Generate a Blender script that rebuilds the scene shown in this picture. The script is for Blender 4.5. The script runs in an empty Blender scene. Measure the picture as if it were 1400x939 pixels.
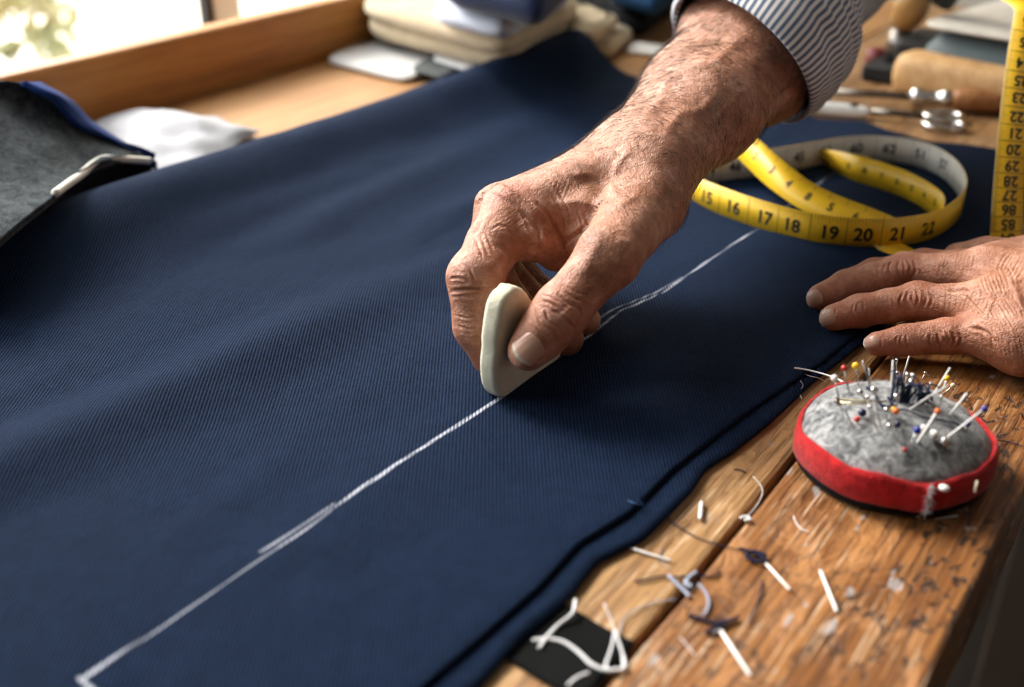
import bpy, math, random
import numpy as np
from mathutils import Vector
from mathutils.bvhtree import BVHTree
random.seed(7); rng = np.random.default_rng(7)
SC = bpy.context.scene
COL = SC.collection

# ------------------------------------------------------------------ camera
# World frame: bench top is z = 0, +Y runs along the bench, the window wall is on -X. Metres.
FPX = 1500.0; PITCH = math.atan(800/1500); AZ = math.atan(1200/1700); CAMZ = 0.26
FW = np.array([-math.sin(AZ)*math.cos(PITCH), math.cos(AZ)*math.cos(PITCH), -math.sin(PITCH)])
RT = np.array([math.cos(AZ), math.sin(AZ), 0.0]); UP = np.cross(RT, FW)
CC = np.array([0, 0, CAMZ])
def ray(px, py): return FW + RT*(px-700)/FPX + UP*(469.5-py)/FPX
def D(px, py, d): return CC + d*ray(px, py)
def P(px, py, z=0.0):
    v = ray(px, py); return CC + v*((z-CAMZ)/v[2])
def JX(px, py, x):
    v = ray(px, py); return CC + v*((x-CC[0])/v[0])
def proj(V):
    q = np.asarray(V) - CC; d = q @ FW
    return 700+FPX*(q@RT)/d, 469.5-FPX*(q@UP)/d, d

cam = bpy.data.cameras.new('camera'); camo = bpy.data.objects.new('camera', cam); COL.objects.link(camo)
camo.location = CC
camo.rotation_euler = (math.pi/2-PITCH, 0, AZ)
cam.sensor_width = 36; cam.lens = 36*FPX/1400; cam.clip_start = 0.01
cam.dof.use_dof = True; cam.dof.focus_distance = 0.525; cam.dof.aperture_fstop = 4.9; cam.dof.aperture_blades = 9
SC.camera = camo

# ------------------------------------------------------------------ world, light, exposure
w = bpy.data.worlds.new('overcast_sky'); SC.world = w; w.use_nodes = True
wn = w.node_tree.nodes; bgn = wn['Background']
bgn.inputs['Color'].default_value = (0.93, 0.97, 1.0, 1); bgn.inputs['Strength'].default_value = 5.0
def portal(loc, rot, sx, sy):
    l = bpy.data.lights.new('window_portal', 'AREA'); l.shape = 'RECTANGLE'; l.size = sx; l.size_y = sy
    l.cycles.is_portal = True
    o = bpy.data.objects.new('window_portal', l); o.location = loc; o.rotation_euler = rot; COL.objects.link(o)
portal((-1.06, 0.45, 0.55), (0, math.pi/2*-1, 0), 2.2, 2.6)
SUN_ON = True
sun = bpy.data.lights.new('daylight_sun', 'SUN'); sun.energy = 5.5; sun.angle = math.radians(22); sun.color = (1.0, 0.93, 0.84)
suno = bpy.data.objects.new('daylight_sun', sun); COL.objects.link(suno)
sdir = Vector((0.80, -0.10, -0.62)).normalized()          # way the light travels: in by the window, down on the bench
suno.rotation_euler = sdir.to_track_quat('-Z', 'Y').to_euler(); suno.location = (-2, 0.6, 2)
SC.view_settings.view_transform = 'Standard'; SC.view_settings.look = 'None'
SC.view_settings.exposure = 0.38; SC.view_settings.gamma = 1.0; SC.view_settings.use_curve_mapping = False
SC.cycles.max_bounces = 6; SC.cycles.diffuse_bounces = 3; SC.cycles.sample_clamp_indirect = 6.0
SC.cycles.use_denoising = True

# ------------------------------------------------------------------ object helpers
ORG = {}
def tag(o, label=None, cat=None, group=None, kind=None):
    if label: o['label'] = label
    if cat: o['category'] = cat
    if group: o['group'] = group
    if kind: o['kind'] = kind
    return o
def empty(name, loc, label=None, cat=None, group=None):
    o = bpy.data.objects.new(name, None); COL.objects.link(o); o.location = loc; o.empty_display_size = 0.02
    ORG[o.name] = np.array(loc, float)
    return tag(o, label, cat, group)
def build(name, V, Fc, mat, parent=None, smooth=True, midx=None, mats=None, label=None, cat=None, group=None, kind=None, origin=None):
    V = np.asarray(V, float)
    if origin is None:
        if parent is not None: origin = ORG[parent.name]
        else: origin = np.array([(V[:, 0].min()+V[:, 0].max())/2, (V[:, 1].min()+V[:, 1].max())/2, V[:, 2].min()])
    me = bpy.data.meshes.new(name)
    me.from_pydata((V-origin).tolist(), [], Fc if isinstance(Fc, list) else Fc.tolist())
    for m in (mats or [mat]): me.materials.append(m)
    if midx is not None: me.polygons.foreach_set('material_index', midx)
    if smooth: me.polygons.foreach_set('use_smooth', [True]*len(me.polygons))
    me.update()
    o = bpy.data.objects.new(name, me); COL.objects.link(o)
    if parent is not None:
        o.parent = parent; o.location = origin - ORG[parent.name]
    else: o.location = origin
    ORG[o.name] = np.array(origin, float)
    return tag(o, label, cat, group, kind)
class MB:
    def __init__(s): s.V = []; s.F = []; s.M = []
    def add(s, V, F, m=0):
        n = len(s.V); s.V += [tuple(map(float, v)) for v in V]; s.F += [tuple(int(i)+n for i in f) for f in F]; s.M += [m]*len(F); return s
    def box(s, lo, hi, b=0.0, m=0):
        x0, y0, z0 = lo; x1, y1, z1 = hi
        if b <= 0:
            return s.add([(x0,y0,z0),(x1,y0,z0),(x1,y1,z0),(x0,y1,z0),(x0,y0,z1),(x1,y0,z1),(x1,y1,z1),(x0,y1,z1)],
                  [(0,3,2,1),(4,5,6,7),(0,1,5,4),(1,2,6,5),(2,3,7,6),(3,0,4,7)], m)
        V = []; c = ((0,0),(1,0),(1,1),(0,1))
        def ring(z, i):
            for a, d in c:
                sx = 1 if a == 0 else -1; sy = 1 if d == 0 else -1
                X = x0 if a == 0 else x1; Y = y0 if d == 0 else y1
                if i: V.append((X+sx*b, Y+sy*b, z))
                else:
                    if (a, d) in ((0,0),(1,1)): V.extend([(X, Y+sy*b, z), (X+sx*b, Y, z)])
                    else: V.extend([(X+sx*b, Y, z), (X, Y+sy*b, z)])
        ring(z0, 1); ring(z0+b, 0); ring(z1-b, 0); ring(z1, 1)
        F = [(3,2,1,0), tuple(range(20, 24))]
        for k in range(8): F.append((4+k, 4+(k+1) % 8, 12+(k+1) % 8, 12+k))
        for k in range(4):
            n = (k+1) % 4
            F.append((k, n, 4+2*n, 4+2*k+1)); F.append((k, 4+2*k+1, 4+2*k))
            F.append((20+k, 12+2*k+1, 12+2*n, 20+n)); F.append((20+k, 12+2*k, 12+2*k+1))
        return s.add(V, F, m)
    def tube(s, pts, r, n=8, m=0, cap=True):
        pts = np.asarray(pts, float); N = len(pts); r = np.broadcast_to(np.asarray(r, float), (N,))
        T = np.gradient(pts, axis=0); T /= np.linalg.norm(T, axis=1)[:, None]+1e-12
        ref = np.array([0, 0, 1.0]) if abs(T[0][2]) < .9 else np.array([1.0, 0, 0])
        V = []; u = np.cross(T[0], ref)
        for i in range(N):
            u = u-T[i]*(u@T[i]); u /= np.linalg.norm(u)+1e-12; v = np.cross(T[i], u)
            for k in range(n):
                a = 2*math.pi*k/n; V.append(pts[i]+r[i]*(math.cos(a)*u+math.sin(a)*v))
        F = [(i*n+k, i*n+(k+1) % n, (i+1)*n+(k+1) % n, (i+1)*n+k) for i in range(N-1) for k in range(n)]
        if cap: F += [tuple(range(n-1, -1, -1)), tuple((N-1)*n+k for k in range(n))]
        return s.add(V, F, m)
    def ball(s, c, r, n=10, m=0, sc=(1, 1, 1)):
        V = []; F = []; q = n//2+1
        for i in range(q+1):
            th = math.pi*i/q
            for k in range(n):
                a = 2*math.pi*k/n
                V.append((c[0]+r*sc[0]*math.sin(th)*math.cos(a), c[1]+r*sc[1]*math.sin(th)*math.sin(a), c[2]+r*sc[2]*math.cos(th)))
        for i in range(q):
            for k in range(n): F.append((i*n+k, (i+1)*n+k, (i+1)*n+(k+1) % n, i*n+(k+1) % n))
        return s.add(V, F, m)
    def build(s, name, mat, parent=None, **k):
        if k.get('mats'): k['midx'] = s.M
        return build(name, s.V, s.F, mat, parent, **k)
def catmull(pts, n):
    pts = np.asarray(pts, float); Q = np.vstack([2*pts[0]-pts[1], pts, 2*pts[-1]-pts[-2]])
    out = []; m = len(pts)-1
    for u in np.linspace(0, m-1e-9, n):
        i = int(u); t = u-i; a, b, c, d = Q[i:i+4]
        out.append(.5*((2*b)+(-a+c)*t+(2*a-5*b+4*c-d)*t*t+(-a+3*b-3*c+d)*t**3))
    return np.array(out)
def grid_faces(nu, nv, wrap=False):
    i, j = np.meshgrid(np.arange(nu-1), np.arange(nv if wrap else nv-1), indexing='ij')
    j2 = (j+1) % nv
    return np.stack([i*nv+j, (i+1)*nv+j, (i+1)*nv+j2, i*nv+j2], -1).reshape(-1, 4)
def vnoise(x, y, seed=0):
    """smooth value noise in 2-D, -1..1"""
    r = np.random.default_rng(seed).uniform(-1, 1, (64, 64))
    xi = np.floor(x).astype(int); yi = np.floor(y).astype(int); fx = x-xi; fy = y-yi
    fx = fx*fx*(3-2*fx); fy = fy*fy*(3-2*fy)
    g = lambda a, b: r[a % 64, b % 64]
    return (g(xi, yi)*(1-fx)+g(xi+1, yi)*fx)*(1-fy)+(g(xi, yi+1)*(1-fx)+g(xi+1, yi+1)*fx)*fy

# ------------------------------------------------------------------ materials
class NT:
    def __init__(s, name):
        s.m = bpy.data.materials.new(name); s.m.use_nodes = True; s.t = s.m.node_tree; s.b = s.t.nodes['Principled BSDF']
    def n(s, typ, **k):
        d = s.t.nodes.new(typ)
        for a, v in k.items():
            if a.startswith('_'): d.inputs[a[1:]].default_value = v
            else: setattr(d, a, v)
        return d
    def l(s, a, b): s.t.links.new(a, b)
    def coords(s, scale=(1, 1, 1), rot=(0, 0, 0), out='Object'):
        tc = s.n('ShaderNodeTexCoord'); mp = s.n('ShaderNodeMapping'); mp.inputs['Scale'].default_value = scale; mp.inputs['Rotation'].default_value = rot
        s.l(tc.outputs[out], mp.inputs['Vector']); return mp.outputs[0]
    def noise(s, v, scale, detail=3, rough=.5, dist=0):
        d = s.n('ShaderNodeTexNoise'); d.inputs['Scale'].default_value = scale; d.inputs['Detail'].default_value = detail
        d.inputs['Roughness'].default_value = rough; d.inputs['Distortion'].default_value = dist; s.l(v, d.inputs['Vector']); return d.outputs['Fac']
    def ramp(s, f, stops):
        d = s.n('ShaderNodeValToRGB'); e = d.color_ramp.elements
        while len(e) < len(stops): e.new(0.5)
        for k, (p, c) in enumerate(stops):
            e[k].position = p; e[k].color = (*c, 1) if not np.isscalar(c) else (c, c, c, 1)
        s.l(f, d.inputs[0]); return d.outputs[0]
    def math(s, op, a, b=None, c=None, clamp=False):
        d = s.n('ShaderNodeMath', operation=op); d.use_clamp = clamp
        for i, x in enumerate((a, b, c)):
            if x is None: continue
            if np.isscalar(x): d.inputs[i].default_value = x
            else: s.l(x, d.inputs[i])
        return d.outputs[0]
    def mix(s, f, a, b, mode='MIX'):
        d = s.n('ShaderNodeMix', data_type='RGBA', blend_type=mode)
        for i, x in ((0, f), (6, a), (7, b)):
            if np.isscalar(x): d.inputs[i].default_value = x
            elif isinstance(x, tuple): d.inputs[i].default_value = (*x, 1)
            else: s.l(x, d.inputs[i])
        return d.outputs[2]
    def attr(s, name): return s.n('ShaderNodeAttribute', attribute_name=name)
    def bump(s, h, strength=.5, dist=.001, prev=None):
        d = s.n('ShaderNodeBump'); d.inputs['Strength'].default_value = strength; d.inputs['Distance'].default_value = dist; s.l(h, d.inputs['Height'])
        if prev is not None: s.l(prev, d.inputs['Normal'])
        return d.outputs[0]
    def set(s, color=None, rough=None, normal=None, **k):
        for nm, v in (('Base Color', color), ('Roughness', rough), ('Normal', normal), *[(a.replace('_', ' '), b) for a, b in k.items()]):
            if v is None: continue
            if np.isscalar(v) : s.b.inputs[nm].default_value = v
            elif isinstance(v, tuple): s.b.inputs[nm].default_value = (*v, 1) if len(v) == 3 and nm in ('Base Color', 'Sheen Tint') else v
            else: s.l(v, s.b.inputs[nm])
        return s.m
def plain(name, c, rough=.6, metal=0, var=.12, scale=60, bump=0.0, sheen=0):
    t = NT(name); v = t.coords(); f = t.noise(v, scale, 4)
    col = t.ramp(f, [(.3, tuple(x*(1-var) for x in c)), (.7, tuple(min(1, x*(1+var)) for x in c))])
    nm = t.bump(t.noise(v, scale*4, 3), .6, bump) if bump else None
    return t.set(col, rough, nm, Metallic=metal, Sheen_Weight=sheen, Specular_IOR_Level=.5 if rough < .7 else .12)

def mk_navy(chalk):
    t = NT('navy_twill_chalked' if chalk else 'navy_twill'); v = t.coords()
    vr = t.coords((1, 1, 1), (0, 0, math.radians(-36)))
    wv = t.n('ShaderNodeTexWave', wave_type='BANDS', bands_direction='X', wave_profile='SIN')
    wv.inputs['Scale'].default_value = 205; wv.inputs['Distortion'].default_value = 1.2; wv.inputs['Detail'].default_value = 2; wv.inputs['Detail Scale'].default_value = 3
    t.l(vr, wv.inputs['Vector']); rib = wv.outputs['Fac']
    w2 = t.n('ShaderNodeTexWave', wave_type='BANDS', bands_direction='Y', wave_profile='SIN')
    w2.inputs['Scale'].default_value = 230; w2.inputs['Distortion'].default_value = 2.5; w2.inputs['Detail Scale'].default_value = 4
    t.l(vr, w2.inputs['Vector'])
    fuzz = t.noise(v, 1000, 4, .75); blot = t.noise(v, 150, 5, .75)
    h = t.math('ADD', t.math('MULTIPLY', rib, .62), t.math('ADD', t.math('MULTIPLY', w2.outputs['Fac'], .2), t.math('MULTIPLY', fuzz, .55)))
    base = t.ramp(h, [(.25, (.0007, .0024, .0072)), (.95, (.0048, .0132, .038))])
    base = t.mix(t.ramp(blot, [(.35, 0.0), (.68, .75)]), base, t.mix(1.0, base, (1.75, 1.7, 1.55), 'MULTIPLY'))
    if chalk:
        d1 = t.attr('chalk_a').outputs['Fac']; d2 = t.attr('chalk_b').outputs['Fac']; wd = t.attr('chalk_w').outputs['Fac']; d3 = t.attr('chalk_c').outputs['Fac']
        n = t.noise(v, 500, 3, .7); n2 = t.noise(v, 60, 2)
        def stroke(d, width, soft):
            q = t.math('SUBTRACT', width, t.math('ABSOLUTE', d))
            return t.math('DIVIDE', q, soft, clamp=True)
        m = t.math('MAXIMUM', stroke(d1, wd, .0010), t.math('MAXIMUM', t.math('MULTIPLY', stroke(d2, .0012, .0011), .65), stroke(d3, .0013, .0008)))
        grain = t.math('ADD', t.math('MULTIPLY', h, 1.1), t.math('MULTIPLY', t.math('SUBTRACT', n2, .45), .9))
        grain = t.math('MULTIPLY_ADD', t.math('SUBTRACT', grain, .33), 2.6, .12, clamp=True)
        m = t.math('MULTIPLY', m, t.math('MULTIPLY', grain, .92))
        base = t.mix(m, base, (.62, .65, .74))
    return t.set(base, .86, t.bump(h, .8, .0006, t.bump(blot, .45, .0022)), Sheen_Weight=.04, Sheen_Roughness=.5, Sheen_Tint=(.3, .5, 1.0), Specular_IOR_Level=.06)

def mk_wood(name, dark, mid, light, worn=0.0, rough=.5, gscale=1.0, rotz=0.0, stains=0.0, scr=0.0):
    t = NT(name); v = t.coords((1, 1, 1), (0, 0, rotz)); g = t.coords((95*gscale, 3.6*gscale, 95*gscale), (0, 0, rotz))
    f1 = t.noise(g, 1.0, 7, .68, .5); g2 = t.coords((620*gscale, 16*gscale, 620*gscale), (0, 0, rotz)); f2 = t.noise(g2, 1.0, 4, .65)
    big = t.noise(v, 9, 3)
    f = t.math('ADD', t.math('MULTIPLY', f1, .55), t.math('ADD', t.math('MULTIPLY', f2, .38), t.math('MULTIPLY', big, .18)))
    col = t.ramp(f, [(.42, dark), (.55, mid), (.68, light)])
    rg = t.math('MULTIPLY_ADD', f1, .3, rough-.12)
    hgt = t.math('MULTIPLY', f, .6)
    if worn:
        wm = t.ramp(t.noise(t.coords((45, 16, 45), (0, 0, rotz)), 1.0, 6, .72, 1.2), [(.52, 0.0), (.60, 1.0)])
        col = t.mix(t.math('MULTIPLY', wm, worn), col, tuple(min(1, c*1.25+.03) for c in light)); hgt = t.math('SUBTRACT', hgt, t.math('MULTIPLY', wm, .3))
    if scr:
        sm = t.ramp(t.noise(t.coords((900, 26, 900), (0, 0, rotz+.05)), 1.0, 2, .5, .4), [(.57, 0.0), (.64, 1.0)])
        gate = t.ramp(t.noise(v, 24, 3), [(.45, 0.0), (.6, 1.0)])
        col = t.mix(t.math('MULTIPLY', t.math('MULTIPLY', sm, gate), scr), col, (.80, .62, .42))
        dk = t.ramp(t.noise(t.coords((520, 20, 520), (0, 0, rotz-.03)), 1.0, 3, .6, .3), [(.56, 0.0), (.63, 1.0)])
        col = t.mix(t.math('MULTIPLY', dk, scr*.9), col, (.07, .03, .012)); hgt = t.math('SUBTRACT', hgt, t.math('MULTIPLY', dk, .5))
    if stains:
        st = t.ramp(t.noise(t.coords((210, 120, 210), (0, 0, rotz+.5)), 1.0, 3, .62, .5), [(.56, 0.0), (.60, 1.0)])
        gt = t.ramp(t.noise(v, 13, 2), [(.38, .1), (.54, 1.0)])
        sm = t.math('MULTIPLY', t.math('MULTIPLY', st, gt), stains)
        col = t.mix(sm, col, (.018, .012, .010)); hgt = t.math('SUBTRACT', hgt, t.math('MULTIPLY', sm, .9))
        gr = t.ramp(t.noise(t.coords((120, 60, 120), (0, 0, .9)), 1.0, 2, .5, .2), [(.66, 0.0), (.69, 1.0)])
        col = t.mix(t.math('MULTIPLY', gr, .7*stains), col, (.42, .40, .40))
    return t.set(col, rg, t.bump(hgt, .8, .0009), Specular_IOR_Level=.4)

M = {}
M['navy'] = mk_navy(True); M['navy2'] = mk_navy(False)
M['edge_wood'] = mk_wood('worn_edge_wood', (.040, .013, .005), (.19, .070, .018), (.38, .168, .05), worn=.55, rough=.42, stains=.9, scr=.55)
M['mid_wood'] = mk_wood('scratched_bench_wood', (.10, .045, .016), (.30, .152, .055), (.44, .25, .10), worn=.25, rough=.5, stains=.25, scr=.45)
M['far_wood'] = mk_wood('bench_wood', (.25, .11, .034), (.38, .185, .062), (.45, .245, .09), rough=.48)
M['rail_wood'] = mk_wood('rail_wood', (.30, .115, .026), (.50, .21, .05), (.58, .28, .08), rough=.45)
M['roll_wood'] = mk_wood('pale_wood', (.46, .24, .09), (.62, .36, .15), (.70, .44, .21), rough=.5, rotz=math.radians(60))
M['handle_wood'] = mk_wood('brown_handle_wood', (.16, .06, .02), (.36, .15, .05), (.48, .22, .08), rough=.35, rotz=math.radians(60))
M['leg_wood'] = mk_wood('bench_leg_wood', (.02, .012, .008), (.035, .02, .012), (.05, .03, .018), rough=.6)
M['gap'] = plain('dark_gap_board', (.012, .008, .006), .9)  # near-black tone of the board below the plank joints
M['steel'] = plain('steel', (.62, .60, .58), .25, 1, .05)
M['dark_steel'] = plain('dark_steel', (.18, .16, .14), .35, 1, .1)
M['chalk'] = plain('tailors_chalk', (.64, .615, .475), .8, 0, .06, 120, .0004)
M['chalk_dust'] = plain('chalk_dust', (.80, .80, .78), .95, 0, .05)
M['white_cloth'] = plain('white_cloth', (.40, .40, .42), .9, 0, .04, 60, .001)
M['white_plastic'] = plain('white_plastic', (.80, .79, .76), .4, 0, .03)
M['beige'] = plain('beige_wool', (.54, .44, .29), .95, 0, .08, 80, .0012, .2)
M['navy_plain'] = plain('navy_cotton', (.010, .018, .052), .9, 0, .25, 90, .0006, .2)
M['black_cloth'] = plain('black_cloth', (.010, .011, .014), .9, 0, .3, 120, .0006)
M['black_tape'] = plain('black_tape', (.0025, .003, .003), .9, 0, .5, 45, .0002)
M['black_metal'] = plain('black_enamel', (.004, .004, .005), .65, 0, .2)
M['slate'] = plain('slate_panel', (.085, .115, .12), .6, 0, .08, 20)
M['paper'] = plain('paper', (.58, .57, .56), .8, 0, .03)
M['grey_stripe'] = plain('dark_grey_card', (.075, .085, .085), .7, 0, .1)
M['red_felt'] = plain('red_felt', (.42, .014, .016), .95, 0, .28, 260, .0012, .15)
M['dark_wall'] = plain('side_wall_paint', (.30, .27, .24), .8, 0, .1, 8)
M['yellow_tape'] = plain('yellow_tape', (.92, .56, .020), .42, 0, .06, 90)
M['white_tape'] = plain('white_tape', (.82, .78, .68), .5, 0, .05, 90)
M['ink'] = plain('black_print', (.014, .012, .008), .6)
M['ink_soft'] = plain('faded_print', (.19, .12, .01), .6)
M['wall'] = plain('pale_plaster', (.46, .43, .38), .9, 0, .03, 8)
M['ceiling'] = plain('ceiling_boards', (.34, .30, .25), .95, 0, .02, 8)
M['floor'] = mk_wood('floor_boards', (.006, .004, .003), (.014, .009, .006), (.022, .014, .009), rough=.6)
M['win_white'] = plain('window_paint', (.80, .78, .74), .45, 0, .02, 20)
M['gasket'] = plain('dark_gasket', (.06, .06, .06), .7)
t = NT('window_glass'); t.t.nodes.remove(t.b); tr = t.n('ShaderNodeBsdfTransparent'); gl = t.n('ShaderNodeBsdfGlossy'); gl.inputs['Roughness'].default_value = .02
mx = t.n('ShaderNodeMixShader'); mx.inputs[0].default_value = .05; t.l(tr.outputs[0], mx.inputs[1]); t.l(gl.outputs[0], mx.inputs[2])
t.l(mx.outputs[0], t.t.nodes['Material Output'].inputs[0]); M['glass'] = t.m
M['paving'] = plain('pale_paving', (.62, .58, .50), .9, 0, .08, 6)
M['render_wall'] = plain('cream_render', (.78, .70, .58), .9, 0, .04, 4)
M['leaf'] = plain('garden_leaf', (.26, .25, .13), .7, 0, .35, 5)
M['bark'] = plain('bark', (.2, .14, .09), .9)
def grey_felt():
    t = NT('grey_wool_felt'); v = t.coords(); a = t.noise(v, 190, 5, .72, 1.5); b = t.noise(v, 60, 3, .6); fz = t.noise(v, 900, 3, .7)
    f = t.math('ADD', t.math('MULTIPLY', a, .7), t.math('ADD', t.math('MULTIPLY', b, .35), t.math('MULTIPLY', fz, .15)))
    c = t.ramp(f, [(.47, (.030, .034, .038)), (.58, (.16, .165, .17)), (.70, (.40, .40, .40))])
    return t.set(c, .95, t.bump(f, .9, .0016), Sheen_Weight=.25)
M['grey_felt'] = grey_felt()
def melange():
    t = NT('grey_melange_cloth'); v = t.coords(); a = t.noise(v, 90, 5, .75, .8); b = t.noise(v, 500, 3, .7)
    f = t.math('ADD', t.math('MULTIPLY', a, .75), t.math('MULTIPLY', b, .3))
    return t.set(t.ramp(f, [(.42, (.010, .014, .018)), (.68, (.070, .082, .088))]), .95, t.bump(b, .5, .0008), Sheen_Weight=.05, Specular_IOR_Level=.1)
M['melange'] = melange()
def stripes():
    t = NT('striped_shirting'); u = t.attr('stripe').outputs['Fac']; v = t.coords()
    s = t.math('FRACT', u); s = t.math('ABSOLUTE', t.math('SUBTRACT', s, .5))
    m = t.math('DIVIDE', t.math('SUBTRACT', s, .22), .06, clamp=True)
    n = t.noise(v, 700, 3, .7)
    c = t.mix(m, (.052, .088, .17), (.66, .63, .60)); c = t.mix(t.math('MULTIPLY', n, .25), c, (.30, .30, .32))
    return t.set(c, .9, t.bump(n, .4, .0005), Sheen_Weight=.1)
M['stripes'] = stripes()
def skin():
    t = NT('weathered_skin'); v = t.coords()
    big = t.noise(v, 55, 4, .6); mid = t.noise(v, 190, 4, .65)
    vo = t.n('ShaderNodeTexVoronoi', feature='DISTANCE_TO_EDGE'); vo.inputs['Scale'].default_value = 620
    vw = t.n('ShaderNodeMix', data_type='VECTOR'); vw.inputs[0].default_value = .0022
    nz = t.n('ShaderNodeTexNoise'); nz.inputs['Scale'].default_value = 260; t.l(v, nz.inputs['Vector'])
    ad = t.n('ShaderNodeVectorMath', operation='MULTIPLY_ADD'); ad.inputs[1].default_value = (.004,)*3; t.l(nz.outputs['Color'], ad.inputs[0]); t.l(v, ad.inputs[2])
    t.l(ad.outputs[0], vo.inputs['Vector'])
    crack = t.ramp(vo.outputs['Distance'], [(0.0, 0.0), (.16, 1.0)])
    fine = t.noise(v, 1500, 3, .6)
    c = t.ramp(t.math('ADD', t.math('MULTIPLY', big, .6), t.math('MULTIPLY', mid, .4)), [(.36, (.25, .098, .050)), (.50, (.39, .172, .100)), (.64, (.57, .315, .225))])
    red = t.attr('red').outputs['Fac']; c = t.mix(t.math('MULTIPLY', red, .6), c, (.46, .135, .085))
    sp = t.ramp(t.noise(v, 130, 2, .5), [(.66, 0.0), (.72, 1.0)]); spa = t.attr('spots').outputs['Fac']
    c = t.mix(t.math('MULTIPLY', t.math('MULTIPLY', sp, spa), .55), c, (.17, .075, .04))
    nm = t.bump(crack, .35, .0006); nm = t.bump(mid, .6, .0022, nm); nm = t.bump(fine, .3, .0005, nm)
    t.b.inputs['Subsurface Radius'].default_value = (.006, .0022, .0012)
    return t.set(c, t.math('MULTIPLY_ADD', mid, .25, .36), nm, Subsurface_Weight=.22, Subsurface_Scale=.5, Specular_IOR_Level=.42)
M['skin'] = skin()
def nailm():
    t = NT('fingernail'); v = t.coords((1, 1, 1)); r = t.noise(v, 500, 2)
    u = t.attr('nail_v').outputs['Fac']
    c = t.ramp(u, [(.0, (.60, .42, .33)), (.12, (.50, .29, .21)), (.84, (.54, .32, .235)), (.92, (.64, .55, .42)), (1.0, (.46, .38, .27))])
    ur = t.attr('nail_u').outputs['Fac']; rd = t.n('ShaderNodeTexNoise', noise_dimensions='1D'); rd.inputs['Scale'].default_value = 9; t.l(ur, rd.inputs['W'])
    return t.set(c, .32, t.bump(rd.outputs['Fac'], .5, .0004), Specular_IOR_Level=.55)
M['nail'] = nailm()
M['hair'] = plain('dark_arm_hair', (.030, .018, .011), .5)
t = NT('sheer_curtain'); t.t.nodes.remove(t.b); a_ = t.n('ShaderNodeBsdfTranslucent'); a_.inputs[0].default_value = (.88, .84, .76, 1); b_ = t.n('ShaderNodeBsdfTransparent'); mx = t.n('ShaderNodeMixShader'); mx.inputs[0].default_value = .30; t.l(a_.outputs[0], mx.inputs[1]); t.l(b_.outputs[0], mx.inputs[2]); t.l(mx.outputs[0], t.t.nodes['Material Output'].inputs[0]); M['sheer'] = t.m
M['grey_hair'] = plain('grey_hair', (.25, .24, .23), .7)
M['trousers'] = plain('dark_trousers', (.014, .015, .018), .9)
for nm, c in dict(white=(.82, .80, .76), yellow=(.80, .45, .02), red=(.50, .03, .015), blue=(.015, .03, .26), orange=(.72, .17, .03), navy=(.012, .014, .06), cream=(.70, .62, .44)).items():
    M['bead_'+nm] = plain('bead_'+nm, c, .25, 0, .02)
M['thread_white'] = plain('white_thread', (.74, .73, .74), .9); M['thread_navy'] = plain('navy_thread', (.018, .02, .045), .9)
M['thread_grey'] = plain('grey_blue_thread', (.30, .32, .40), .9)

# ------------------------------------------------------------------ structure
FZ = -0.90
XW = -1.02; YB = 1.78; XR = 2.2; YF = -1.7; ZC = 1.75
def struct(name, mb, mat, **k):
    o = mb.build(name, mat, **k); o['kind'] = 'structure'; return o
struct('floor', MB().box((XW-.14, YF, FZ-.05), (XR, YB, FZ)), M['floor'], smooth=False)
struct('ceiling', MB().box((XW-.14, YF, ZC), (XR, YB, ZC+.05)), M['ceiling'], smooth=False)
struct('wall_back', MB().box((XW-.14, YB, FZ), (XR, YB+.1, ZC)), M['wall'], smooth=False)
struct('wall_right', MB().box((XR, YF, FZ), (XR+.1, YB, ZC)), M['dark_wall'], smooth=False)
struct('wall_front', MB().box((XW-.14, YF-.1, FZ), (XR, YF, ZC)), M['dark_wall'], smooth=False)
WY0, WY1, WZ0, WZ1 = -0.62, 1.58, -0.72, 1.5
m = MB(); m.box((XW-.14, YF, FZ), (XW, WY0, ZC)); m.box((XW-.14, WY1, FZ), (XW, YB, ZC))
m.box((XW-.14, WY0, FZ), (XW, WY1, WZ0)); m.box((XW-.14, WY0, WZ1), (XW, WY1, ZC))
struct('wall_left', m, M['dark_wall'], smooth=False)
m = MB(); fx0, fx1 = XW-.10, XW-.03
m.box((fx0, WY0, WZ0), (fx1, WY0+.06, WZ1), .004); m.box((fx0, WY1-.06, WZ0), (fx1, WY1, WZ1), .004)
m.box((fx0, WY0+.06, WZ0), (fx1, WY1-.06, WZ0+.06), .004); m.box((fx0, WY0+.06, WZ1-.06), (fx1, WY1-.06, WZ1), .004)
win = m.build('window_1', M['win_white'], smooth=False, kind='structure')
MB().box((fx0+.05, .884, WZ0+.06), (fx1-.002, .925, WZ1-.06), .004).build('mullion', M['win_white'], win, smooth=False)
MB().box((fx0+.052, .872, WZ0+.06), (fx1-.006, .8838, WZ1-.06)).build('gasket', M['gasket'], win, smooth=False)
MB().box((fx0+.01, .06, WZ0+.06), (fx1-.004, .115, WZ1-.06), .004).build('mullion', M['win_white'], win, smooth=False)
for a, b in ((WY0+.06, .06), (.115, .872), (.925, WY1-.06)):
    MB().box((fx0+.03, a, WZ0+.06), (fx0+.034, b, WZ1-.06)).build('pane', M['glass'], win, smooth=False)
cy = np.linspace(.90, 1.56, 160); cz_ = np.linspace(WZ0-.02, WZ1+.04, 12); V = []
for y in cy:
    for z in cz_: V.append((XW+.055+.014*math.sin(y*95)+.006*math.sin(y*41+1)+.004*math.sin(y*230+z*3), y, z))
build('sheer_curtain', V, grid_faces(160, 12), M['sheer'], label='sheer cream curtain hanging at the right of the window', cat='curtain')
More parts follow.
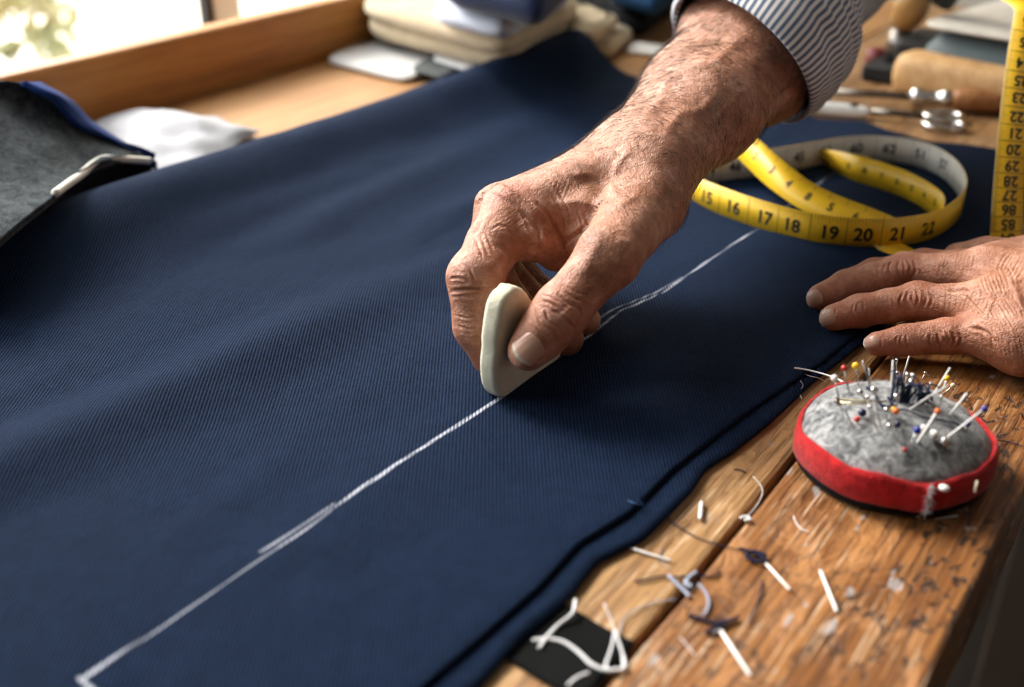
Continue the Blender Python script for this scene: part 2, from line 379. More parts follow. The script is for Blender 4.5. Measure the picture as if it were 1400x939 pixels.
MB().tube([(XW+.055, .80, WZ1+.05), (XW+.055, 1.6, WZ1+.05)], .008, 10).build('curtain_rod', M['dark_steel'], label='thin dark rod carrying the sheer curtain above the window', cat='curtain rod')
# outside: terrace, a pale house wall, shrubs
struct('terrace_ground', MB().box((-14, -9, FZ-.12), (XW-.14, 14, FZ-.02)), M['paving'], smooth=False)
bw = MB().box((-4.6, 3.2, FZ-.02), (-4.2, 6.6, 1.6)).build('garden_wall', M['render_wall'], smooth=False, kind='structure')
def shrub(x, y, r, h, label):
    e = empty('shrub', (x, y, FZ-.02), label, 'shrub', 'shrubs outside the window')
    MB().tube([(x, y, FZ-.02), (x+.02, y, FZ+h*.5), (x, y+.02, FZ+h*.8)], [.03, .022, .008], 6).build('stem', M['bark'], e)
    mb = MB()
    for k in range(520):
        q = rng.normal(size=3); q /= np.linalg.norm(q); q *= rng.uniform(.5, 1)**.5
        c = np.array([x+q[0]*r, y+q[1]*r, FZ+h*.55+q[2]*h*.5]); u = rng.normal(size=3); u /= np.linalg.norm(u); v = np.cross(u, rng.normal(size=3)); v /= np.linalg.norm(v)
        s = rng.uniform(.04, .08); mb.add([c-u*s, c+v*s*.4, c+u*s, c-v*s*.4], [(0, 1, 2, 3)])
    mb.build('foliage', M['leaf'], e, smooth=False)
shrub(-3.0, 1.05, .34, .62, 'low green shrub outside the window, nearest the glass')
shrub(-3.5, 1.9, .36, .62, 'green shrub outside the window, right of the low one')
shrub(-4.3, 1.55, .45, .8, 'tallest green shrub outside the window')

# ------------------------------------------------------------------ workbench
YA, YZ = -.42, 1.40
bench = empty('workbench', (-.4, .49, FZ), 'long worn wooden workbench of planks with a raised back rail by the window', 'workbench')
def plank(x0, x1, mat, z0=-.042):
    nx, ny = 10, 60; X = np.linspace(x0, x1, nx); Y = np.linspace(YA, YZ, ny)
    r = .0022; mb = MB()
    prof = [(x0, z0), (x0, -r), (x0+r*.3, -r*.3), (x0+r, 0)]+[(x, 0) for x in X[1:-1]]+[(x1-r, 0), (x1-r*.3, -r*.3), (x1, -r), (x1, z0)]
    n = len(prof); V = []
    for y in Y:
        for (x, z) in prof:
            dz = .00035*float(vnoise(np.array(x*60), np.array(y*25), 3)) if z == 0 else 0
            e = .0009*float(vnoise(np.array(y*34), np.array(x*3), 5)) if (z > -.02 and (x < x0+.003 or x > x1-.003)) else 0
            V.append((x+e, y, z+dz-.0004))
    F = [(i*n+k, i*n+k+1, (i+1)*n+k+1, (i+1)*n+k) for i in range(ny-1) for k in range(n-1)]
    F += [(i*n+n-1, i*n, (i+1)*n, (i+1)*n+n-1) for i in range(ny-1)]
    F += [tuple(range(n-1, -1, -1)), tuple((ny-1)*n+k for k in range(n))]
    F = [f[::-1] for f in F]
    return mb.add(V, F).build('plank', mat, bench, smooth=False)
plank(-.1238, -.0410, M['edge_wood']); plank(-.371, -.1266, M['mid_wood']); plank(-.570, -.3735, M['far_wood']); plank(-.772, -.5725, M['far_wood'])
MB().box((-.765, YA+.01, -.047), (-.05, YZ-.01, -.0425)).build('under_board', M['gap'], bench, smooth=False)
MB().box((-.795, YA, -.06), (-.7735, YZ, .052), .002).build('back_rail', M['rail_wood'], bench, smooth=False)
for x in (-.75, -.10):
    MB().box((x, YA+.06, -.16), (x+.025, YZ-.06, -.048), .002).build('apron', M['leg_wood'], bench, smooth=False)
for x in (-.745, -.12):
    for y in (YA+.08, YZ-.15):
        MB().box((x, y, FZ), (x+.07, y+.07, -.161), .004).build('leg', M['leg_wood'], bench, smooth=False)

# ------------------------------------------------------------------ navy cloth
def edge_fn(pts, z):
    q = np.array([P(a, b, z)[:2] for a, b in pts]); q = q[np.argsort(q[:, 1])]
    return lambda y: np.interp(y, q[:, 1], q[:, 0])
up_edge = edge_fn([(1335, 332), (1262, 385), (1190, 436), (1130, 488), (1040, 548), (985, 588), (919, 640), (861, 698), (792, 740), (739, 798), (660, 867), (575, 939), (480, 1020)], .005)
lo_edge = edge_fn([(1347, 334), (1270, 395), (1203, 450), (1110, 522), (1050, 580), (1005, 615), (966, 640), (945, 672), (882, 735), (818, 767), (781, 814), (713, 872), (660, 933), (560, 1020)], .002)
farx = np.array([-0.6, -0.555, -0.4858, -0.399, -0.334, -0.3128, -0.2815, -0.2612, -0.227, -0.2024, -0.1566, -0.1]); fary = np.array([0.9, 0.892, 0.873, 0.8463, 0.8497, 0.8445, 0.8591, 0.8446, 0.8369, 0.8476, 0.8458, 0.84])
RIDGE = -.555
def cloth_z(x, y):
    s = x-RIDGE
    rh = .027+.004*np.sin(y*7)+.004*np.clip((y-.6)/.3, 0, 1)
    z = .0046+rh*np.exp(-(np.maximum(s, 0)/.040)**2)
    fade = lambda a, b, c, d: np.clip((y-a)/(b-a+1e-9), 0, 1)*np.clip((d-y)/(d-c+1e-9), 0, 1)
    cx = -.388+.10*(y-.15)
    z = z+.0075*np.exp(-((x-cx)/.024)**2)*(.25+.75*fade(-.2, .05, .30, .50))
    z = z+.0055*np.exp(-((x+.465+.05*(y-.45))/.020)**2)*fade(.36, .46, .60, .80)
    z = z+.0045*np.exp(-((x+.405-.02*(y-.55))/.016)**2)*fade(.44, .52, .62, .75)
    z = z+.0022*np.exp(-((x+.435)/.02)**2)*fade(-.2, .0, .15, .3)
    z = z+.0022*np.exp(-((x+.50-.04*(y-.5))/.012)**2)*fade(.30, .42, .55, .7)+.0016*np.exp(-((x+.30+.06*(y-.3))/.018)**2)*fade(.1, .2, .26, .36)
    z = z+.0017*vnoise(x*20+3, y*8, 11)*np.clip((x-RIDGE)/.05, 0, 1)*np.clip((-.17-x)/.06, 0, 1)
    z = z+.0005*vnoise(x*55, y*40, 12)
    return np.maximum(z, .0046)
NY, NX = 430, 260
ys = np.linspace(-.14, 1, NY); VX = np.zeros((NY, NX)); VY = VX.copy(); VZ = VX.copy()
curl = [(-.612, .0035), (-.598, .0040), (-.590, .0075), (-.589, .0125), (-.585, .0185), (-.578, .0245), (-.568, .0290)]
nc = 22; cu = catmull(curl+[(RIDGE, .0316)], nc)
tq = np.linspace(0, 1, NX-nc+1)[1:]
for i in range(NY):
    t_ = (ys[i]+.14)/1.14
    xr = None
    # y runs to a far edge that differs with x
    for k in range(3):
        pass
    xs = np.concatenate([cu[:, 0], RIDGE+tq*(-.15-RIDGE)])
    yf = np.interp(xs, farx, fary); yy = -.14+t_*(yf+.14)
    xe = up_edge(yy[-1])
    xs2 = np.concatenate([cu[:, 0], RIDGE+tq*(xe-RIDGE)])
    zz = cloth_z(xs2, yy)
    rh = cloth_z(np.array([RIDGE]), np.array([yy[nc]]))[0]
    zz[:nc] = cu[:, 1]*(rh/.0316)
    ed = np.clip(1-(xe-xs2)/.006, 0, 1); zz = zz-ed*ed*.0006
    VX[i], VY[i], VZ[i] = xs2, yy, zz
V = np.stack([VX, VY, VZ], -1).reshape(-1, 3)
cloth_root = empty('navy_cloth', (-.36, .4, .002), 'long navy blue twill cloth spread over the workbench, folded double, with a white chalk line', 'cloth')
top = build('top_layer', V, grid_faces(NY, NX)[:, ::-1], M['navy'], cloth_root)
sm = top.modifiers.new('thickness', 'SOLIDIFY'); sm.thickness = .0016; sm.offset = -1
cp = np.array([P(a, b, .0046)[:2] for a, b in [(100, 936), (250, 838), (350, 772), (385, 750), (420, 726), (500, 668), (600, 602), (690, 545), (745, 505), (805, 462), (850, 425), (905, 400), (930, 383), (1000, 335), (1040, 310), (1065, 290), (1090, 272), (1140, 237)]])
xc = np.interp(V[:, 1], cp[:, 1], cp[:, 0]); yv = V[:, 1]
y0 = cp[0, 1]+.003
da = V[:, 0]-xc+.0004*vnoise(yv*90, yv*3, 21)
da = np.maximum(np.abs(da), np.maximum(y0-yv, yv-.74)*1.5)
wv = .00115+.0004*vnoise(yv*60, yv*0+2, 22); wv = np.where(np.abs(yv-.225) < .014, wv*1.25, wv)
db0 = np.where(yv < .33, V[:, 0]-xc+.0026-.05*(yv-.222), V[:, 0]-xc+.0050*np.clip((.51-yv)/.085, 0, 1)+.001)
db = np.maximum(np.abs(db0), np.maximum(np.minimum(np.abs(yv-.224)-.019, np.abs(yv-.4675)-.0425), 0)*1.5)
dc = yv-y0+.10*(V[:, 0]-cp[0, 0]); dc = np.maximum(np.abs(dc), np.maximum(cp[0, 0]-.001-V[:, 0], V[:, 0]-cp[0, 0]-.014)*1.5)
for nm, arr in (('chalk_a', da), ('chalk_b', db), ('chalk_c', dc), ('chalk_w', wv)):
    a = top.data.attributes.new(nm, 'FLOAT', 'POINT'); a.data.foreach_set('value', arr.astype(np.float32))
# lower layer of the doubled cloth, showing along the right edge
NX2, NY2 = 24, 300; V2 = []
for i in range(NY2):
    y = -.14+i/(NY2-1)*.965; xe = lo_edge(y)
    for k in range(NX2):
        x = xe-.10+.10*k/(NX2-1); e = np.clip(1-(xe-x)/.008, 0, 1)
        V2.append((x, y, .0024+.0006*float(vnoise(np.array(y*30), np.array(x*30), 8))*e))
low = build('under_layer', V2, grid_faces(NY2, NX2)[:, ::-1], M['navy2'], cloth_root)
sm = low.modifiers.new('thickness', 'SOLIDIFY'); sm.thickness = .0015; sm.offset = -1
def top_z(x, y): return float(cloth_z(np.array([x]), np.array([y]))[0]) if x < up_edge(y) else (.0026 if x < lo_edge(y) else 0.0)

# ------------------------------------------------------------------ bodies from distance fields
def smin(a, b, k):
    h = np.maximum(k-np.abs(a-b), 0)/k
    return np.minimum(a, b)-h*h*k*.25
class Field:
    def __init__(s, lo, hi, res):
        s.o = np.array(lo, np.float32); s.res = res; s.n = (np.ceil((np.array(hi)-s.o)/res)).astype(int)+1
        s.f = np.full(tuple(s.n), .02, np.float32)
    def sub(s, lo, hi):
        a = np.clip(np.floor((lo-s.o)/s.res).astype(int), 0, s.n-1); b = np.clip(np.ceil((hi-s.o)/s.res).astype(int)+1, 1, s.n)
        ax = [s.o[i]+s.res*np.arange(a[i], b[i], dtype=np.float32) for i in range(3)]
        return tuple(slice(a[i], b[i]) for i in range(3)), ax
    def chain(s, pts, k=.006, kout=.004):
        """pts: list of segments ((p,r),(p,r)); union with blend k, then into the field with kout"""
        ps = np.array([p for sg in pts for p, r in sg]); rs = np.array([r for sg in pts for p, r in sg])
        pad = max(k, kout)+.004
        sl, ax = s.sub((ps-rs[:, None]).min(0)-pad, (ps+rs[:, None]).max(0)+pad)
        X, Y, Z = np.meshgrid(*ax, indexing='ij'); acc = None
        for (a, ra), (b, rb) in pts:
            a = np.asarray(a, np.float32); b = np.asarray(b, np.float32); ab = b-a; L = float(ab@ab)+1e-12
            t_ = np.clip(((X-a[0])*ab[0]+(Y-a[1])*ab[1]+(Z-a[2])*ab[2])/np.float32(L), 0, 1)
            d = np.sqrt((X-a[0]-t_*ab[0])**2+(Y-a[1]-t_*ab[1])**2+(Z-a[2]-t_*ab[2])**2)-(np.float32(ra)+t_*np.float32(rb-ra))
            acc = d if acc is None else smin(acc, d, k)
        s.f[sl] = smin(s.f[sl], acc.astype(np.float32), kout)
    def mesh(s):
        f = s.f; ins = f < 0; n = f.shape
        c = np.zeros(tuple(k-1 for k in n), np.int8)
        for dx in (0, 1):
            for dy in (0, 1):
                for dz in (0, 1): c += ins[dx:n[0]-1+dx, dy:n[1]-1+dy, dz:n[2]-1+dz]
        act = np.argwhere((c > 0) & (c < 8)); idx = np.full(c.shape, -1, np.int32); idx[tuple(act.T)] = np.arange(len(act))
        S = np.zeros((len(act), 3)); W = np.zeros(len(act)); cor = [(i, j, k) for i in (0, 1) for j in (0, 1) for k in (0, 1)]
        val = {q: f[act[:, 0]+q[0], act[:, 1]+q[1], act[:, 2]+q[2]] for q in cor}
        for q in cor:
            for ax in range(3):
                if q[ax]: continue
                r = list(q); r[ax] = 1; r = tuple(r); a, b = val[q], val[r]; mk = (a < 0) != (b < 0)
                t_ = np.where(mk, a/np.where(mk, a-b, 1), 0); p = np.tile(np.array(q, float), (len(act), 1)); p[:, ax] += t_
                S += p*mk[:, None]; W += mk
        V = s.o+(act+S/W[:, None])*s.res; F = []
        for ax in range(3):
            o1, o2 = (ax+1) % 3, (ax+2) % 3; sl0 = [slice(None)]*3; sl1 = [slice(None)]*3; sl0[ax] = slice(0, n[ax]-1); sl1[ax] = slice(1, n[ax])
            e = np.argwhere(ins[tuple(sl0)] != ins[tuple(sl1)])
            e = e[(e[:, o1] > 0) & (e[:, o2] > 0) & (e[:, o1] < n[o1]-1) & (e[:, o2] < n[o2]-1)]
            def cell(d1, d2):
                q = e.copy(); q[:, o1] += d1; q[:, o2] += d2; return idx[tuple(q.T)]
            quad = np.stack([cell(-1, -1), cell(0, -1), cell(0, 0), cell(-1, 0)], 1)
            flip = ~ins[tuple(e.T)]; quad[flip] = quad[flip][:, ::-1]; F.append(quad)
        return V, np.concatenate(F)
def vnormals(V, F):
    n = np.cross(V[F[:, 2]]-V[F[:, 0]], V[F[:, 3]]-V[F[:, 1]]); N = np.zeros_like(V)
    for k in range(4):
        for c in range(3): N[:, c] += np.bincount(F[:, k], n[:, c], len(V))
    return N/(np.linalg.norm(N, axis=1)[:, None]+1e-12)
def relax(V, F, it=2, lam=.5):
    E_ = np.concatenate([F[:, [0, 1]], F[:, [1, 2]], F[:, [2, 3]], F[:, [3, 0]]]); E_ = np.concatenate([E_, E_[:, ::-1]])
    cnt = np.bincount(E_[:, 0], minlength=len(V)).astype(float)
    for _ in range(it):
        A = np.stack([np.bincount(E_[:, 0], V[E_[:, 1], c], len(V)) for c in range(3)], 1)/cnt[:, None]; V = V+lam*(A-V)
    return V
def subdiv(V, F):
    E_ = np.sort(np.concatenate([F[:, [0, 1]], F[:, [1, 2]], F[:, [2, 3]], F[:, [3, 0]]]), 1)
    key = E_[:, 0].astype(np.int64)*len(V)+E_[:, 1]; u, inv = np.unique(key, return_inverse=True)
    ev = .5*(V[u//len(V)]+V[u % len(V)]); n = len(F); nv = len(V); ne = len(u); fc = V[F].mean(1)
    e = inv.reshape(4, n)+nv; c = np.arange(n)+nv+ne
    NF = np.concatenate([np.stack([F[:, k], e[k], c, e[(k+3) % 4]], 1) for k in range(4)])
    return np.concatenate([V, ev, fc]), NF
def front_mask(V, N):
    """vertices whose skin is the outer side seen from the bench front (used to place skin folds where the tailor's hand shows them)"""
    x, y, d = proj(V); face = -((V-CC)*N).sum(1)/np.linalg.norm(V-CC, axis=1)
    gx = (x//4).astype(int)+200; gy = (y//4).astype(int)+200; ok = (gx >= 0) & (gx < 900) & (gy >= 0) & (gy < 800)
    zb = np.full((900, 800), 9.0); np.minimum.at(zb, (gx[ok], gy[ok]), d[ok]); vis = np.zeros(len(V), bool)
    vis[ok] = d[ok] < zb[gx[ok], gy[ok]]+.006
    return x, y, vis & (face > .05), face
def seg_dist(x, y, poly):
    best = np.full(len(x), 1e9); par = np.zeros(len(x)); n = len(poly)-1
    for i in range(n):
        ax, ay = poly[i]; bx, by = poly[i+1]; dx, dy = bx-ax, by-ay; t_ = np.clip(((x-ax)*dx+(y-ay)*dy)/(dx*dx+dy*dy+1e-9), 0, 1)
        d = np.hypot(x-ax-t_*dx, y-ay-t_*dy); k = d < best; best[k] = d[k]; par[k] = (i+t_[k])/n
    return best, par
def carve(V, F, lines):
    """lines: (polyline px, width px, depth m); depth>0 sinks a fold, <0 raises a vein or tendon. Folds fade out at their ends."""
    N = vnormals(V, F); x, y, vis, face = front_mask(V, N); disp = np.zeros(len(V))
    for poly, wd, dp in lines:
        poly = np.array(poly, float); lo = poly.min(0)-4*wd; hi = poly.max(0)+4*wd
        k = np.where(vis & (x > lo[0]) & (x < hi[0]) & (y > lo[1]) & (y < hi[1]))[0]
        if len(k) == 0: continue
        if len(poly) > 2: poly = catmull(poly, 4*len(poly))
        d, t_ = seg_dist(x[k], y[k], poly); fall = np.clip(np.minimum(t_, 1-t_)*5, 0, 1)
        prof = np.exp(-(d/wd)**2)-(.35*np.exp(-((d-2.0*wd)/wd)**2) if dp > 0 else 0)
        disp[k] -= dp*prof*fall*np.clip(face[k]*4, 0, 1)
    return V+N*disp[:, None]
def fan(c, ang, L, n, gap, bend=0, jit=.15):
    """n short parallel folds centred on px point c, running at angle ang, gap px apart"""
    out = []; a = math.radians(ang); u = np.array([math.cos(a), math.sin(a)]); v = np.array([-u[1], u[0]])
    for i in range(n):
        o = (i-(n-1)/2)*gap*(1+rng.uniform(-jit, jit)); l = L*(1-.25*abs(i-(n-1)/2)/(n/2+.01))*rng.uniform(.8, 1.1)
        b = bend*(i-(n-1)/2)/(n/2+.01)
        out.append([np.array(c)+v*o-u*l/2, np.array(c)+v*(o+b)+u*rng.uniform(-2, 2), np.array(c)+v*o+u*l/2])
    return out

# right hand -------------------------------------------------------
rT = [JX(722, 479, -.2372), JX(768, 424, -.2310), JX(831, 352, -.2235), D(882, 277, .540)]
rI = [JX(668, 489, -.2668), JX(652, 446, -.2712), JX(650, 380, -.2755), D(698, 291, .530)]
rM = [D(774, 463, .532), D(716, 440, .537), D(664, 372, .537), D(684, 286, .553)]
rR = [D(800, 438, .552), D(737, 424, .562), D(676, 362, .560), D(694, 294, .572)]
rP = [D(772, 425, .575), D(738, 402, .585), D(700, 360, .585), D(706, 302, .590)]
W1, W2 = D(893, 233, .552), D(864, 210, .580); A1, A2 = D(1035, 84, .650), D(1003, 56, .690); EL = D(1150, -80, .78); EL2 = D(1120, -95, .80)
def mid(a, b, t_=.5): return np.asarray(a)*(1-t_)+np.asarray(b)*t_
fr = Field((-.385, .305, -.002), (-.175, .86, .205), .00085)
fr.chain([((W1, .0205), (mid(W1, A1, .5), .0245)), ((mid(W1, A1, .5), .0245), (A1, .0335)), ((W2, .0190), (mid(W2, A2, .5), .0225)), ((mid(W2, A2, .5), .0225), (A2, .031)),
          ((A1, .0335), (EL, .040)), ((A2, .031), (EL2, .038))], .02, .02)
wi = mid(W1, W2, .25)
fr.chain([((mid(W1, W2, .1), .0185), (rI[3], .0138)), ((mid(W1, W2, .45), .0175), (rM[3], .0128)), ((mid(W1, W2, .8), .017), (rR[3], .0125)), ((W2, .017), (rP[3], .0120))], .012, .012)
fr.chain([((W1, .018), (rT[3], .0195)), ((rT[3], .0195), (rT[2], .0138)), ((rT[2], .0138), (mid(rT[2], rT[1], .5), .0108)), ((mid(rT[2], rT[1], .5), .0108), (rT[1], .0117)), ((rT[1], .0117), (mid(rT[0], rT[1], .45), .0103)), ((mid(rT[0], rT[1], .45), .0103), (rT[0], .0091))], .006, .010)
# web and first dorsal interosseous between thumb and index finger
fr.chain([((D(742, 298, .532), .014), (D(760, 346, .530), .0090)), ((D(722, 306, .524), .0130), (D(722, 328, .520), .0105)), ((D(800, 300, .53), .016), (D(800, 335, .525), .010))], .009, .006)
fr.chain([((rI[3], .0138), (mid(rI[3], rI[2], .5), .0122)), ((mid(rI[3], rI[2], .5), .0122), (rI[2], .0124)), ((rI[2], .0124), (mid(rI[2], rI[1], .5), .0104)), ((mid(rI[2], rI[1], .5), .0104), (rI[1], .0102)), ((rI[1], .0102), (rI[0], .0080))], .005, .0035)
for q, r0 in ((rM, .0118), (rR, .0108), (rP, .0098)):
    fr.chain([((q[3], r0+.001), (q[2], r0)), ((q[2], r0), (q[1], r0*.86)), ((q[1], r0*.86), (q[0], r0*.74))], .005, .003)
Vr, Fr = fr.mesh(); del fr; Vr = relax(Vr, Fr, 6)
# left hand --------------------------------------------------------
lM = [P(1122, 406, .0115), P(1158, 391, .0135), P(1237, 370, .019), P(1349, 374, .027)]
lR = [P(1140, 434, .0112), P(1176, 425, .0130), P(1254, 411, .018), P(1352, 419, .025)]
lP = [P(1199, 470, .0085), P(1238, 465, .0105), P(1294, 459, .0140), P(1385, 462, .020)]
lI = [P(1158, 385, .0108), P(1195, 374, .0115), P(1262, 364, .0150), P(1372, 366, .0245)]
lT = [P(1310, 352, .010), P(1350, 350, .014), P(1410, 355, .020), P(1490, 385, .026)]
LW1, LW2 = P(1520, 400, .036), P(1530, 440, .032); LE = np.array([.20, .62, .115])
lf = Field((-.22, .42, .002), (.30, .68, .17), .00085)
for q, r0 in ((lI, .0088), (lM, .0092), (lR, .0090), (lP, .0080)):
    lf.chain([((q[3], r0*1.28), (mid(q[3], q[2], .5), r0*1.02)), ((mid(q[3], q[2], .5), r0*1.02), (q[2], r0*1.04)), ((q[2], r0*1.04), (mid(q[2], q[1], .5), r0*.90)), ((mid(q[2], q[1], .5), r0*.90), (q[1], r0*.90)), ((q[1], r0*.90), (q[0], r0*.76))], .004, .0028)
lf.chain([((lI[3], .0125), (LW1, .020)), ((lM[3], .0128), (mid(LW1, LW2, .3), .019)), ((lR[3], .0125), (mid(LW1, LW2, .7), .019)), ((lP[3], .0125), (LW2, .020)),
          ((lP[3]+np.array([.006, 0, -.003]), .0135), (LW2+np.array([-.01, -.004, -.008]), .019)), ((mid(lI[3], lM[3]), .011), (mid(lR[3], lP[3]), .0115))], .011, .008)
lf.chain([((lT[0], .0085), (lT[1], .0098)), ((lT[1], .0098), (lT[2], .0125)), ((lT[2], .0125), (lT[3], .017))], .006, .006)
lf.chain([((LW1, .021), (LE+np.array([0, .02, 0]), .036)), ((LW2, .020), (LE, .036))], .015, .015)
Vl, Fl = lf.mesh(); del lf; Vl = relax(Vl, Fl, 5)
def C1(*q): return [(580+a/2.47, 180+b/2.47) for a, b in q]
def C2(*q): return [(600+a/4.268, 180+b/4.268) for a, b in q]
def C4(*q): return [(590+a/4.696, 360+b/4.696) for a, b in q]
def CL(*q): return [(1080+a/4.269, 320+b/4.269) for a, b in q]
Vr, Fr = subdiv(Vr, Fr); Vr = relax(Vr, Fr, 3); Vl, Fl = subdiv(Vl, Fl); Vl = relax(Vl, Fl, 3)
big = [ # veins, tendons, broad swellings
 (C2((400, 365), (560, 330), (760, 270), (960, 170)), 12, -.0008), (C2((420, 330), (380, 400)), 16, -.0014), (C2((230, 330), (225, 420)), 14, -.0008),
 (C1((430, 245), (520, 235), (580, 250), (640, 185), (720, 140)), 6, -.0011), (C1((470, 150), (560, 150), (620, 180), (660, 230)), 5.5, -.0009), (C1((580, 250), (660, 250), (740, 200)), 5, -.0007), (C1((640, 185), (650, 120), (700, 60)), 5.5, -.0008),
 ([(905, 189), (930, 157), (958, 150), (985, 120)], 7, -.0011), ([(916, 96), (951, 89), (980, 82), (1001, 64), (1030, 46)], 7, -.0011), ([(870, 170), (900, 140), (916, 96)], 7, -.0008), ([(958, 150), (990, 150), (1030, 110)], 6, -.0007),
 (C2((560, 600), (700, 740)), 10, -.0009), (C2((470, 520), (540, 620)), 9, -.0008), (C2((640, 560), (690, 720)), 9, -.0010), (C1((600, 330), (560, 420), (520, 500)), 10, -.0008), (C1((700, 350), (650, 470)), 12, -.0008),
 (C1((270, 400), (230, 470)), 14, -.0007), (C1((470, 600), (500, 640)), 12, -.0008)]
fine = [(C2((470, 455), (530, 510), (575, 560), (582, 640), (560, 700)), 3.0, .0015), (C2((560, 400), (630, 480), (680, 560), (715, 640), (725, 710)), 2.6, .0013), (C2((640, 350), (700, 430), (730, 520), (735, 600)), 2.0, .0007), (C2((600, 420), (650, 500), (670, 560), (690, 600)), 1.8, .0005),
 (C2((690, 340), (745, 430), (770, 520)), 1.8, .0005), (C2((715, 700), (735, 645), (790, 610), (850, 565), (885, 520)), 3.0, .0014), (C2((800, 440), (830, 520), (840, 575)), 1.8, .0004), (C2((840, 450), (865, 520), (862, 560)), 1.6, .0003), (C2((880, 470), (890, 530), (870, 580)), 1.6, .0003),
 (C2((430, 620), (445, 690), (440, 780)), 2.6, .0011), (C2((400, 570), (440, 615), (500, 640)), 2.0, .0007), (C2((480, 630), (520, 662), (575, 655)), 1.8, .0006), (C2((500, 520), (545, 600), (560, 650)), 1.8, .0006), (C2((480, 470), (520, 540), (560, 560)), 1.8, .0005),
 (C2((270, 450), (240, 540), (190, 620)), 3, .0006), (C2((60, 858), (110, 850), (155, 862)), 1.8, .0007), (C2((62, 925), (150, 918), (310, 905)), 2.2, .0009), (C2((130, 765), (180, 805), (212, 875)), 1.8, .0006), (C2((300, 580), (350, 545), (400, 565)), 1.8, .0004), (C2((240, 600), (265, 660), (290, 720)), 1.6, .0004), (C2((270, 580), (295, 640), (320, 700)), 1.6, .0004), (C2((210, 620), (240, 690), (262, 750)), 1.6, .0004),
 (C4((110, 190), (200, 170), (300, 165), (400, 185)), 2.2, .0009), (C4((120, 215), (200, 212), (290, 225)), 1.8, .0006), (C4((120, 100), (170, 95), (225, 108)), 1.6, .0005), (C4((240, 40), (262, 80), (280, 120)), 1.6, .0005), (C4((150, 330), (220, 350), (300, 345)), 1.5, .0004), (C4((165, 400), (240, 420), (320, 410)), 1.6, .0005), (C4((180, 470), (260, 480), (320, 470)), 1.5, .0004),
 (C4((770, 300), (820, 320), (870, 370), (925, 425)), 2.2, .0010), (C4((720, 290), (760, 370), (840, 425)), 2.0, .0008), (C4((800, 180), (870, 250), (940, 290), (965, 345)), 2.0, .0008), (C4((690, 240), (760, 255), (830, 300), (885, 335)), 2.0, .0008), (C4((660, 300), (700, 380), (770, 440)), 1.8, .0006), (C4((640, 340), (690, 430), (760, 480)), 1.6, .0005),
 (C4((860, 180), (920, 225), (980, 250)), 1.6, .0005), (C4((840, 130), (920, 180), (1010, 210)), 1.6, .0004), (C4((850, 385), (900, 402), (945, 400)), 1.8, .0006), (C4((700, 200), (760, 215), (820, 250)), 1.6, .0005)]
for c_, an, L_, n_, g_, d_ in (((815, 372), 42, 60, 8, 5, .00022), ((848, 345), 30, 70, 9, 5, .0002), ((905, 250), 48, 60, 7, 6, .0003), ((690, 300), 150, 40, 6, 4.5, .0003), ((665, 340), 20, 40, 7, 4.5, .0003), ((700, 275), 60, 36, 5, 4, .0003), ((800, 310), 75, 50, 8, 5, .0003), ((862, 290), 60, 50, 8, 5, .00025), ((640, 430), 12, 40, 7, 5, .00025), ((770, 260), 110, 40, 7, 5, .00025), ((640, 470), 15, 30, 5, 5, .0002)):
    fine += [(q, 1.4, d_*rng.uniform(.15, .6)) for q in fan(c_, an, L_, n_, g_, 3)]
Vr = carve(Vr, Fr, big); Vr = relax(Vr, Fr, 1); Vr = carve(Vr, Fr, [(a_, b_, c_*.75) for a_, b_, c_ in fine])
lbig = [([(1352, 372), (1400, 380)], 9, -.0007), ([(1354, 419), (1400, 412)], 9, -.0007), ([(1345, 366), (1355, 378)], 14, -.0009), ([(1345, 414), (1358, 420)], 14, -.0009), ([(1378, 380), (1390, 400), (1400, 430)], 5, -.0008), ([(1360, 398), (1380, 400), (1400, 395)], 5, -.0006),
 ([(1230, 367), (1246, 368)], 11, -.0007), ([(1246, 407), (1262, 407)], 11, -.0007), ([(1286, 457), (1302, 460)], 10, -.0006)]
lfine = []
for q in (((600, 150), (578, 200), (612, 255)), ((682, 140), (702, 190), (680, 255)), ((640, 150), (628, 200), (650, 255)), ((660, 145), (668, 200), (664, 250)), ((560, 170), (545, 215), (570, 255)), ((715, 150), (735, 200), (715, 260)), ((700, 320), (678, 380), (712, 440)), ((770, 320), (797, 370), (770, 440)), ((735, 318), (748, 370), (730, 440)), ((715, 330), (716, 380), (735, 430)), ((660, 340), (640, 390), (660, 440)), ((810, 330), (830, 380), (805, 440)),
          ((880, 560), (900, 600), (935, 645)), ((930, 560), (962, 600), (950, 655)), ((860, 570), (868, 620), (892, 665)), ((900, 560), (925, 600), (935, 630)), ((820, 580), (815, 620), (830, 665)), ((985, 570), (1000, 610), (985, 660))):
    lfine.append((CL(*q), 1.7, .0005))
for q in (((290, 250), (280, 290), (300, 330)), ((320, 245), (320, 290), (340, 330)), ((270, 270), (262, 300), (275, 335)), ((400, 395), (390, 440), (410, 485)), ((375, 400), (365, 445), (380, 490)), ((430, 390), (430, 440), (440, 480)), ((655, 580), (645, 625), (665, 670)), ((680, 580), (680, 625), (695, 670)), ((630, 585), (620, 630), (632, 670)), ((190, 300), (185, 350), (200, 400)), ((275, 420), (262, 470), (245, 520)), ((535, 600), (530, 650), (515, 690))):
    lfine.append((CL(*q), 1.4, .0003))
lfine += [(CL((910, 322), (960, 332), (1010, 325), (1050, 345)), 2.4, .0011), (CL((1040, 545), (1110, 555), (1160, 585), (1195, 640)), 2.4, .0011), (CL((1000, 340), (1060, 400), (1130, 480)), 1.8, .0005)]
